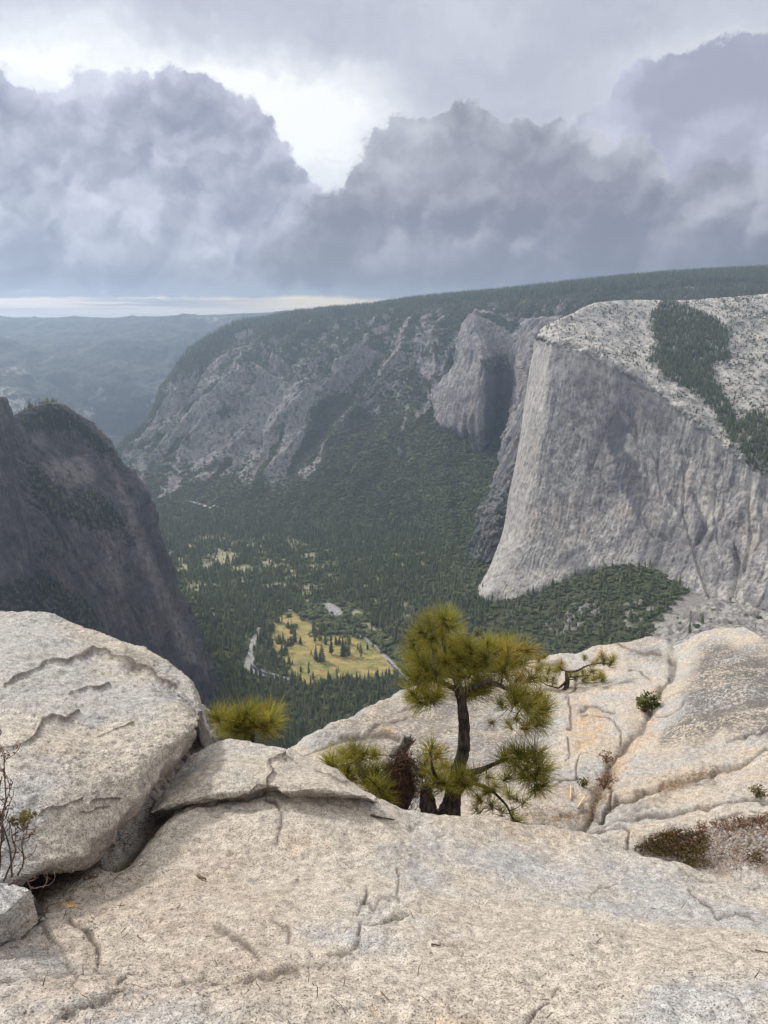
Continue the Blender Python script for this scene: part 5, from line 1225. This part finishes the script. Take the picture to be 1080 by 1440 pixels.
crown = [(500, 95, 1), (560, 80, 1), (600, 90, .9), (470, 140, 1), (520, 170, 1), (560, 150, .9), (470, 190, 1), (520, 225, 1), (440, 250, 1), (475, 270, 1), (510, 200, .8), (430, 320, 1), (460, 330, 1), (440, 390, 1), (460, 430, .9), (430, 420, .9), (520, 310, 1), (500, 370, 1), (560, 350, 1), (545, 400, .8),
 (620, 230, 1), (600, 300, 1), (650, 190, 1), (690, 220, 1), (670, 280, 1), (640, 330, 1), (700, 330, 1), (640, 380, 1), (590, 250, 1), (720, 270, 1), (750, 185, 1), (740, 240, 1), (770, 300, 1), (760, 350, 1), (700, 380, .9), (830, 210, 1), (800, 250, 1), (870, 210, 1), (850, 270, 1), (890, 270, 1), (820, 310, 1), (880, 330, 1), (930, 330, 1),
 (840, 370, 1), (900, 390, 1), (950, 400, 1), (980, 420, 1), (870, 430, 1), (920, 440, 1), (960, 470, 1), (990, 460, .9), (930, 500, 1), (970, 520, .9), (860, 500, .6), (830, 520, .6), (760, 515, .5), (800, 430, .8), (905, 540, .6), (600, 180, .9)]
lower = [(515, 610, .9), (545, 640, 1), (500, 660, 1), (560, 690, 1), (520, 710, 1), (480, 700, .9), (530, 760, 1), (490, 770, .9), (570, 760, 1), (640, 730, .9), (680, 740, 1), (660, 770, .9), (610, 760, .9), (600, 700, .6),
 (820, 650, 1), (860, 630, 1), (900, 640, .9), (940, 630, 1), (970, 650, 1), (860, 690, 1), (910, 700, 1), (960, 700, 1), (990, 710, .9), (890, 740, .9), (940, 750, 1), (980, 770, .9), (830, 740, .9), (940, 800, .8), (780, 770, .8), (740, 800, .8), (710, 830, .8), (760, 850, .7), (700, 870, .6), (830, 800, .7), (860, 830, .6), (800, 870, .6), (850, 880, .6), (870, 920, .8), (840, 930, .6), (900, 840, .6), (750, 740, .6)]
rr_ = random.Random(55); CP_ = [(430, 110), (480, 70), (610, 90), (640, 160), (760, 170), (930, 210), (940, 330), (1000, 420), (960, 520), (880, 450), (760, 390), (690, 410), (560, 400), (440, 450), (410, 380), (430, 250)]
while len(crown) < 80:
    x, y = rr_.uniform(410, 1000), rr_.uniform(70, 520)
    if inside(np.array([x]), np.array([y]), CP_)[0] and min(math.hypot(x - c[0], y - c[1]) for c in crown) > 22: crown.append((x, y, 1))
tf = [(*Z6(x, y), D0 - .02, sz) for x, y, sz in crown] + [(*Z6(x, y), 4.33, sz) for x, y, sz in lower]
pine = make_pine("pine_tree", root, stems, tf, "stunted green pine with a dark twin trunk standing on the rock edge in the center", seed=4)
# dead orange tuft on the bare twig
tt_ = bpy.data.objects.new("dead_tuft", tuft_mesh("dead_tuft", 77, .035, 40, 1.6, M_red, .0015)); C.objects.link(tt_); tt_.parent = pine; tt_.location = pt(705, 148, 4.35) - root

# leaning stump with its heap of dead needles
st_root = Vector(P(562, 1150, 4.5)); so_ = bpy.data.objects.new("tree_stump", None); C.objects.link(so_); so_.location = st_root
tag(so_, "leaning broken grey stump with brown dead needles left of the pine trunk", "stump")
pts = [pt(380, 880, 4.5), pt(350, 800, 4.5), pt(345, 720, 4.5), pt(360, 670, 4.5), pt(395, 625, 4.48), pt(425, 582, 4.46)]
v, f = tube_data([p - st_root for p in curve_pts(pts, 24)], np.interp(np.linspace(0, 5, 24), range(6), [.06, .055, .05, .040, .036, .026]), 11, 5, .24)
link("trunk", tri_mesh("trunk", v, f, bark_mat("stump_wood", (0.05, 0.042, 0.038), (0.20, 0.175, 0.155), .012), smooth=True), so_)
v, f = tube_data([p - st_root for p in curve_pts([pt(370, 690, 4.45), pt(330, 680, 4.42), pt(315, 700, 4.4)], 8)], [.035, .034, .033, .03, .028, .025, .02, .012], 9, 2, .1)
link("branch_stub", tri_mesh("branch_stub", v, f, M_grey, smooth=True), so_)
rj = random.Random(4)
v, f = merge([tube_data([pt(418 + dx, 596 + dy, 4.46) - st_root, pt(432 + dx * 1.7, 574 + dy - rj.uniform(0, 14), 4.45 + dx * .002) - st_root], [.013, .003], 5, k, .2) for k, (dx, dy) in enumerate(((-14, -4), (-7, 3), (0, -3), (7, 4), (13, 8), (4, 10)))])
link("splintered_top", tri_mesh("splintered_top", v, f, M_grey), so_)
v, f = tube_data([p - st_root for p in curve_pts([pt(390, 660, 4.42), pt(430, 670, 4.38), pt(450, 700, 4.36), pt(480, 740, 4.34)], 10)], [.018] * 5 + [.012] * 5, 8, 2, .1)
link("branch_stub", tri_mesh("branch_stub", v, f, M_grey, smooth=True), so_)
r = random.Random(9); items = []
for k in range(4200):
    a_, b_ = r.gauss(398, 36), r.gauss(755, 56)
    p = pt(a_, b_, 4.22 + ((a_ - 395) / 90) ** 2 * .12 + ((b_ - 745) / 110) ** 2 * .12 + r.uniform(0, .05)) - st_root
    d_ = Vector((r.gauss(0, 1), r.gauss(0, .6), r.gauss(-.5, 1))).normalized() * r.uniform(.03, .075); s_ = d_.cross(Vector((r.random(), r.random(), r.random()))).normalized() * .0022
    items.append(([p - s_, p + s_, p + d_], [(0, 1, 2)]))
v, f = merge(items); link("dead_needles", tri_mesh("dead_needles", v, f, M_red), so_)
v, f = merge([tube_data([p - st_root for p in curve_pts([pt(405, 640, 4.4), pt(400, 720, 4.36), pt(415, 800, 4.34), pt(400, 870, 4.38)], 9)], [.02, .03, .038, .042, .045, .042, .036, .03, .03], 12, 3, .35)])
link("root_mass", tri_mesh("root_mass", v, f, bark_mat("root_bark", (0.03, 0.02, 0.017), (0.11, 0.065, 0.048), .012), smooth=True), so_)

# sapling left of the stump
def sap(root_px, d, spots, zz, label, name="pine_sapling", seed=1, scale=1.0, dry=.1, small=.95):
    rt = Vector(P(root_px[0], root_px[1], d)); cx = sum(zz(a_, b_)[0] for a_, b_ in spots) / len(spots); cy_ = sum(zz(a_, b_)[1] for a_, b_ in spots) / len(spots)
    st = [([rt, rt * .5 + Vector(P(cx, cy_, d)) * .5 + Vector((.04, 0, .02)), Vector(P(cx, cy_ - 4, d))], [.022 * scale, .016 * scale, .009 * scale], 'trunk', M_pbark)]
    return make_pine(name, rt, st, [(*zz(a_, b_), d, small) for a_, b_ in spots], label, seed=seed, scale=scale, dry=dry)
sap((545, 1150), 4.3, [(110, 660), (150, 640), (200, 620), (240, 640), (285, 640), (120, 710), (170, 700), (220, 690), (150, 730), (250, 710), (290, 700), (240, 750), (280, 760), (300, 730), (310, 800), (265, 790), (330, 830), (340, 790), (90, 680), (200, 650), (180, 740)], Z6,
    "bushy green pine sapling poking over the slab left of the stump", seed=12)
Z5 = lambda x, y: (320 + x / 3.857, 820 + y / 3.857)
sap((345, 1062), 4.7, [(95, 700), (150, 690), (215, 700), (255, 700), (235, 740), (130, 760), (190, 770), (40, 745), (-20, 720), (-70, 720), (-10, 770), (20, 800), (80, 800), (230, 790)], Z5,
    "green pine tufts rising behind the low granite wedge at center left", seed=13, scale=1.2)

# small windswept pine on the far dome
rt = surf_at('out', 793, 968); dz_ = rt.y
def p7(x, y, dd=0.0): return Vector(P(760 + x / 3.375, 840 + y / 3.375, dz_ + dd))
st = [([rt + Vector((0, 0, -.05)), p7(118, 440), p7(128, 400), p7(122, 350)], [.055, .042, .036, .022], 'trunk', M_pbark),
      ([p7(125, 355), p7(170, 350, -.05), p7(220, 325, -.1), p7(290, 312, -.1), p7(330, 318, -.1)], [.018, .015, .012, .009, .006], 'limb', M_pbark),
      ([p7(122, 400), p7(80, 430, .05), p7(40, 420, .1), p7(0, 395, .1)], [.018, .014, .01, .006], 'limb', M_pbark),
      ([p7(130, 380), p7(180, 375, -.1), p7(230, 370, -.1)], [.014, .010, .006], 'limb', M_pbark)]
spots = [(20, 280, .9), (-10, 290, .8), (5, 330, 1), (40, 340, 1), (70, 350, 1), (-20, 340, .9), (-5, 380, 1), (30, 390, .9), (60, 385, .9), (90, 330, .8), (100, 305, .6), (210, 285, .8), (290, 270, .9), (300, 295, 1), (270, 300, .8), (345, 285, .9), (335, 310, 1), (250, 310, .6), (200, 350, .8), (250, 350, 1), (220, 380, 1), (260, 380, 1), (290, 370, 1), (200, 410, .9), (240, 410, .9), (300, 390, .8), (170, 375, .8), (140, 365, .7), (70, 410, .6), (270, 400, .8)]
make_pine("pine_tree", rt, st, [(760 + x / 3.375, 840 + y / 3.375, dz_, s_) for x, y, s_ in spots], "small windswept olive pine growing on the granite dome near its skyline", scale=1.15, seed=33, dry=.6, branch_r=.014)

# leafy shrubs
def leaf_shrub(name, centre, rad, n, leaf, mat, label, stems=14, seed=1, flat=.8, cat="shrub", stem_mat=None):
    r = random.Random(seed); R0 = Vector(centre); o = bpy.data.objects.new(name, None); C.objects.link(o); o.location = R0; tag(o, label, cat)
    si, li = [], []; tips = []
    for k in range(stems):
        a_ = r.random() * 6.28; e = Vector((math.cos(a_) * rad * r.uniform(.3, 1), math.sin(a_) * rad * r.uniform(.3, 1), rad * flat * r.uniform(.6, 1.6)))
        mid = e * .5 + Vector((r.uniform(-.2, .2), r.uniform(-.2, .2), .1)) * rad; c = curve_pts([Vector((0, 0, -.02)), mid, e], 6)
        si.append(tube_data(c, [.012 * rad * 3 * (1 - i * .13) for i in range(6)], 5, k)); tips += c[2:]
    for k in range(n):
        p = r.choice(tips) + Vector((r.gauss(0, 1), r.gauss(0, 1), r.gauss(0, 1))) * rad * .13
        q = Vector((r.gauss(0, 1), r.gauss(0, 1), r.gauss(.5, 1))).normalized(); u = q.cross(Vector((r.random(), r.random(), r.random()))).normalized(); w = q.cross(u); l = leaf * r.uniform(.6, 1.2)
        li.append(([p, p + u * l * .5 + w * l * .35, p + u * l, p + u * l * .5 - w * l * .35], [(0, 1, 2, 3)]))
    v, f = merge(si); link("stem", tri_mesh("stem", v, f, stem_mat or M_twig, smooth=True), o)
    v, f = merge(li); link("foliage", tri_mesh("foliage", v, f, mat), o); return o
M_lf = leaf_mat("shrub_leaves", ((0.10, 0.115, 0.03),), rnd=False, transl=.25, noise_scale=20)
M_lr = leaf_mat("shrub_leaves_red", ((0.21, 0.10, 0.055),), rnd=False, transl=.2, noise_scale=30)
M_ld = leaf_mat("shrub_leaves_olive", ((0.17, 0.145, 0.05),), rnd=False, transl=.2, noise_scale=20)
p = surf_at('out', 906, 1000); leaf_shrub("shrub", p, .16, 420, .042, M_lf, "small leafy green shrub in a crack of the outcrop", seed=5)
for k, (x, y, rr_, lb) in enumerate(((818, 1104, .05, "tiny dry brown shrub at the foot of the orange channel"), (848, 1108, .10, "dry reddish shrub in the pocket beside the channel"), (853, 1070, .09, "small dry bush halfway up the channel"), (1063, 1120, .06, "little green sprig on the whale-backed slab at the right"))):
    p = surf_at('out', x, y); leaf_shrub("dry_shrub", p, rr_, 160, .02, M_ld if k in (0, 3) else M_lr, lb, seed=20 + k)

# dead shrub at the left edge
r = random.Random(15); R0 = Vector(P(18, 1248, 2.12)); o = bpy.data.objects.new("dead_shrub", None); C.objects.link(o); o.location = R0
tag(o, "thin leafless twiggy shrub with rusty leaf tips at the left edge", "shrub")
tw, lv = [], []
Z7 = lambda x, y, d_: Vector(P(x / 3.6, 1000 + y / 3.6, d_))
mains = [([(-30, 850), (10, 600), (30, 420), (20, 260), (40, 230)], 2.1), ([(-10, 860), (0, 700), (-10, 480), (10, 330)], 2.15), ([(60, 840), (50, 700), (10, 560), (30, 460), (60, 370)], 2.12), ([(90, 830), (120, 760), (110, 680), (120, 620)], 2.1),
         ([(20, 860), (80, 700), (60, 640), (100, 600)], 2.05), ([(-40, 700), (20, 640), (-10, 520), (-30, 350)], 2.1), ([(40, 880), (130, 850), (160, 900), (250, 880)], 2.08), ([(-20, 900), (-30, 600), (-20, 200), (0, 100)], 2.12)]
for k, (pl, d_) in enumerate(mains):
    c = curve_pts([Z7(x, y, d_ + r.uniform(-.04, .04)) - R0 for x, y in pl], 12); tw.append(tube_data(c, [.0035 * (1 - .06 * i) for i in range(12)], 5, k, .1))
    for j in range(7):
        q = r.choice(c[3:]); e = q + Vector((r.uniform(-.06, .06), r.uniform(-.04, .04), r.uniform(0.0, .07))); tw.append(tube_data(curve_pts([q, (q + e) / 2 + Vector((.01, 0, -.004)), e], 4), [.0016, .0014, .0012, .0009], 4, j))
        nl = 7 if (k in (0, 1, 2, 6, 9) and q.z > .12) else (4 if k == 3 else 1)
        for _ in range(nl):
            b0 = q.lerp(e, r.random()) ; u = Vector((r.gauss(0, 1), r.gauss(0, 1), r.gauss(0, 1))).normalized(); w = u.cross(Vector((r.random(), 1, r.random()))).normalized(); l = r.uniform(.008, .016)
            lv.append(([b0, b0 + u * l * .5 + w * l * .3, b0 + u * l, b0 + u * l * .5 - w * l * .3], [(0, 1, 2, 3)]))
v, f = merge(tw); link("stem", tri_mesh("stem", v, f, bark_mat("dark_twig", (0.05, 0.035, 0.028), (0.14, 0.10, 0.08), .001), smooth=True), o)
v, f = merge(lv); link("foliage", tri_mesh("foliage", v, f, M_lr), o)
p = P(32, 1162, 2.1); leaf_shrub("sage_sprig", p, .045, 260, .012, M_ld, "olive dried flower head on a thin stalk at the left edge", seed=8, stems=12, flat=.5)

# litter: needles, twigs and soil in the crevice; mat of low plants at the right
def lie(px, py, key='ground', up=.004): return surf_at(key, px, py) + Vector((0, 0, up))
def strew(name, n, picker, key, mat, lr, label, wid=.0012, seed=1):
    r = random.Random(seed); g = SURF[key]; X, Y = proj(g); items = []
    Xf, Yf = X.ravel(), Y.ravel(); ok = np.nonzero((Xf > -20) & (Xf < 1100) & (Yf > 850) & (Yf < 1470))[0]
    w = picker(Xf[ok], Yf[ok], g.reshape(-1, 3)[ok]); gg = g.reshape(-1, 3)
    dd = gg[ok][:, 1] ** 2; w = w / dd; w /= w.sum(); ch = np.random.default_rng(seed).choice(ok, n, p=w)
    for i in ch:
        p = Vector(gg[i]) + Vector((r.uniform(-.006, .006), r.uniform(-.006, .006), .002 + r.random() * .004)); a_ = r.random() * 6.28; l = r.uniform(*lr)
        d_ = Vector((math.cos(a_), math.sin(a_), r.uniform(-.15, .25))) * l; s_ = Vector((-math.sin(a_), math.cos(a_), .3)) * wid
        m_ = p + d_ * .5 + s_ * r.uniform(-4, 4) + Vector((0, 0, .002)); u_ = Vector((0, 0, wid))
        items.append(([p - s_, p + s_, p + u_, m_ - s_, m_ + s_, m_ + u_, p + d_], [(0, 1, 4, 3), (1, 2, 5, 4), (2, 0, 3, 5), (3, 4, 6), (4, 5, 6), (5, 3, 6)]))
    v, f = merge(items); o = link(name, tri_mesh(name, v, f, mat)); tag(o, label, kind='stuff'); return o
M_lit = bark_mat("litter", (0.05, 0.035, 0.027), (0.16, 0.105, 0.075), .001)
def crev(x, y, p):
    d1, _ = polydist(x, y, [(20, 1290), (60, 1245), (130, 1210), (200, 1150), (230, 1120)]); d2, _ = polydist(x, y, [(215, 1142), (300, 1126), (370, 1116)])
    return np.exp(-(d1 / 20) ** 2) + np.exp(-(d2 / 6) ** 2) * .5 + .0006 + .05 * np.exp(-((x - 110) / 90) ** 2 - ((y - 1250) / 40) ** 2)
strew("fallen_needles", 2000, crev, 'ground', M_lit, (.012, .045), "dark fallen needles and twigs gathered along the crevice", seed=3)
MATP = [(890, 1196), (905, 1178), (945, 1166), (985, 1168), (1000, 1160), (1080, 1150), (1150, 1150), (1150, 1240), (1080, 1216), (1000, 1222), (950, 1218), (915, 1206)]
def gnd(x, y, p): return softpoly(x, y, MATP, 8) + .002
strew("gravel_litter", 2600, gnd, 'out', bark_mat("dry_litter", (0.10, 0.07, 0.055), (0.30, 0.22, 0.18), .001), (.008, .030), "reddish brown dry plant litter on the gravel shelf at the right", wid=.002, seed=4)
def cover(name, polys, n, mat, hmax, label, seed):
    r = random.Random(seed); g = SURF['out']; X, Y = proj(g); gg = g.reshape(-1, 3); w = np.zeros(X.size)
    for poly, k in polys: w = np.maximum(w, softpoly(X, Y, poly, 4).ravel() * k * (np.abs(Y.ravel() - 1180) < 80))
    w /= w.sum(); items = []
    for i in np.random.default_rng(seed).choice(X.size, n, p=w):
        p = Vector(gg[i]) + Vector((r.uniform(-.01, .01), r.uniform(-.01, .01), 0)); h = hmax * r.uniform(.3, 1)
        for _ in range(5):
            b0 = p + Vector((r.gauss(0, .006), r.gauss(0, .006), r.random() * h)); u = Vector((r.gauss(0, 1), r.gauss(0, 1), abs(r.gauss(0, 1)))).normalized(); w_ = u.cross(Vector((r.random(), 1, r.random()))).normalized(); l = r.uniform(.007, .015)
            items.append(([b0, b0 + u * l * .5 + w_ * l * .3, b0 + u * l, b0 + u * l * .5 - w_ * l * .3], [(0, 1, 2, 3)]))
        s_ = Vector((.0012, 0, 0)); items.append(([p - s_, p + s_, p + Vector((0, 0, h))], [(0, 1, 2)]))
    v, f = merge(items); o = link(name, tri_mesh(name, v, f, mat)); tag(o, label, kind='stuff')
cover("ground_cover", [([(890, 1196), (915, 1180), (950, 1170), (985, 1172), (1000, 1185), (990, 1205), (940, 1206)], 1), ([(955, 1205), (1000, 1210), (990, 1222), (960, 1220)], .6), ([(1050, 1205), (1070, 1200), (1075, 1215), (1055, 1220)], .4)], 1500, leaf_mat("mat_green", ((0.15, 0.11, 0.042),), rnd=False, noise_scale=30), .024, "low olive green mat of heather on the gravel shelf", 5)
cover("heather", [([(900, 1185), (950, 1172), (990, 1175), (985, 1195)], .5), ([(975, 1160), (990, 1155), (995, 1180), (978, 1180)], 1), ([(1000, 1160), (1080, 1148), (1110, 1150), (1080, 1165), (1010, 1170)], .8)], 380, M_lr, .035, "rusty red heather sprigs along the back of the gravel shelf", 6)
def drygrass(x, y, p): return np.exp(-(polydist(x, y, MAINC)[0] / 7) ** 2) * ((x > 930) & (x < 1010)) + .6 * np.exp(-((x - 845) / 16) ** 2 - ((y - 1110) / 20) ** 2) + .35 * np.exp(-(polydist(x, y, CHAN)[0] / 6) ** 2) + .3 * np.exp(-((x - 780) / 40) ** 2 - ((y - 1150) / 10) ** 2)
strew("dry_grass", 1500, drygrass, 'out', bark_mat("dry_grass", (0.22, 0.14, 0.08), (0.45, 0.34, 0.22), .001), (.02, .07), "dry straw coloured grass in the cracks of the outcrop", wid=.0015, seed=8)

def stick(name, pts, rad, mat, label, cat="stick", sides=6):
    r0 = Vector(pts[0]); n_ = len(pts); v, f = tube_data([p - r0 for p in curve_pts(pts, 4 * n_)], [rad * (1 - .5 * i / (4 * n_)) for i in range(4 * n_)], sides, 3, .15)
    o = link(name, tri_mesh(name, v, f, mat, smooth=True), loc=tuple(r0)); tag(o, label, cat); return o
stick("twig", [lie(279, 1232, up=.006), lie(285, 1235, up=.010), lie(292, 1238, up=.005)], .006, M_lit, "short dark twig lying alone on the slab left of center", "twig")
stick("twig", [lie(522, 1145, up=.005), lie(536, 1150, up=.010), lie(556, 1154, up=.006)], .006, M_pbark, "dark twig on the slab edge left of the pine trunk", "twig")
stick("twig", [lie(97, 1242), lie(112, 1232, up=.008), lie(126, 1222)], .0025, M_lit, "thin curved twig on the slab below the big boulder", "twig")
stick("twig", [lie(535, 1395), lie(542, 1402, up=.006), lie(550, 1408)], .002, M_lit, "thin dark twig near the bottom center of the slab", "twig")
stick("twig", [lie(605, 1329), lie(612, 1331, up=.005), lie(620, 1331)], .0035, M_lit, "small dark twig on the slab right of the jagged crack", "twig")
stick("twig", [lie(1062, 1338), lie(1070, 1339, up=.006), lie(1079, 1339)], .003, M_lit, "small twig at the right edge of the slab", "twig")
stick("wood_splinter", [surf_at('out', 801, 1125) + Vector((0, 0, .012)), surf_at('out', 803, 1104) + Vector((0, 0, .02))], .009, M_yel, "upright pale yellow wood splinter at the foot of the channel", "splinter", 5)
stick("wood_splinter", [surf_at('out', 812, 1136) + Vector((0, 0, .012)), surf_at('out', 824, 1120) + Vector((0, 0, .02))], .009, M_yel, "slanting pale yellow wood splinter right of the upright one", "splinter", 5)
a_, b_, c_ = lie(82, 1272), lie(98, 1274), lie(113, 1276); w = Vector((0, .010, .002))
v = [a_, b_ + w + Vector((0, 0, .004)), c_, b_ - w, b_ + Vector((0, 0, .001)), b_ - Vector((0, 0, .003))]; v = [x - b_ for x in v]
o = link("dead_leaf", tri_mesh("dead_leaf", v, [(0, 3, 4), (3, 2, 4), (2, 1, 4), (1, 0, 4), (0, 5, 3), (3, 5, 2), (2, 5, 1), (1, 5, 0)], bark_mat("leaf_tan", (0.42, 0.25, 0.11), (0.55, 0.36, 0.18), .001)), loc=tuple(b_)); tag(o, "curled tan dead leaf on the slab at lower left", "leaf")
# pebbles and grit
def grit(name, n, key, picker, label, size, seed):
    r = random.Random(seed); g = SURF[key]; X, Y = proj(g); gg = g.reshape(-1, 3); Xf, Yf = X.ravel(), Y.ravel(); ok = np.nonzero((Xf > -20) & (Xf < 1100) & (Yf > 900) & (Yf < 1470))[0]
    w = picker(Xf[ok], Yf[ok], gg[ok]) / gg[ok][:, 1] ** 2; w /= w.sum(); items = []
    for i in np.random.default_rng(seed).choice(ok, n, p=w):
        c0 = Vector(gg[i]); s_ = size * (.4 + r.random() ** 3 * 1.8)
        vv = [c0 + Vector((x * s_ * r.uniform(.6, 1.2), y * s_ * r.uniform(.6, 1.2), z * s_ * r.uniform(.4, .8))) for x, y, z in ((1, 0, 0), (-1, 0, 0), (0, 1, 0), (0, -1, 0), (0, 0, 1), (0, 0, -1))]
        items.append((vv, [(0, 2, 4), (2, 1, 4), (1, 3, 4), (3, 0, 4), (2, 0, 5), (1, 2, 5), (3, 1, 5), (0, 3, 5)]))
    v, f = merge(items); o = link(name, tri_mesh(name, v, f, m_slab)); me = o.data
    for a_n in ('iron', 'lichen', 'crack', 'dust'): me.attributes.new(a_n, 'FLOAT', 'POINT')
    tag(o, label, kind='stuff')
grit("grit", 2600, 'ground', lambda x, y, p: np.exp(-((x - 150) / 150) ** 2 - ((y - 1330) / 70) ** 2) + .4 * np.exp(-(polydist(x, y, [(90, 1425), (230, 1385), (420, 1362)])[0] / 18) ** 2) + .03, "loose granite grit scattered over the slab", .004, 2)
grit("gravel", 1500, 'out', lambda x, y, p: softpoly(x, y, MATP, 8) + .5 * np.exp(-((x - 800) / 50) ** 2 - ((y - 1140) / 16) ** 2) + .003, "pinkish granite gravel on the shelf and channel foot", .009, 3)

# ------------------------------------------------------------------ haze and render settings
def haze_box():
    x0, x1, y0, y1, z0, z1 = -12500, 12500, -400, 15200, -1500, 435
    v = [(x, y, z) for x in (x0, x1) for y in (y0, y1) for z in (z0, z1)]
    f = [(0, 1, 3, 2), (4, 6, 7, 5), (0, 4, 5, 1), (2, 3, 7, 6), (0, 2, 6, 4), (1, 5, 7, 3)]
    m = bpy.data.materials.new("haze"); m.use_nodes = True; t = m.node_tree; t.nodes.clear()
    o = t.nodes.new('ShaderNodeOutputMaterial'); p = t.nodes.new('ShaderNodeVolumePrincipled')
    p.inputs['Color'].default_value = (0.60, 0.77, 1.0, 1); p.inputs['Density'].default_value = 6.4e-5; p.inputs['Anisotropy'].default_value = 0.6
    t.links.new(p.outputs[0], o.inputs['Volume'])
    ob = link("haze", tri_mesh("haze", v, f, m)); tag(ob, "pale blue haze hanging in the valley air", kind='stuff')
haze_box()
scene.view_settings.view_transform = 'Standard'; scene.view_settings.look = 'None'
scene.view_settings.exposure = 0.10; scene.view_settings.gamma = 1.0
cy = scene.cycles
cy.use_denoising = True; cy.max_bounces = 5; cy.diffuse_bounces = 3; cy.volume_bounces = 0; cy.transparent_max_bounces = 8
cy.use_adaptive_sampling = True; cy.adaptive_threshold = 0.015
try: cy.denoiser = 'OPENIMAGEDENOISE'; cy.denoising_input_passes = 'RGB_ALBEDO_NORMAL'
except Exception: pass
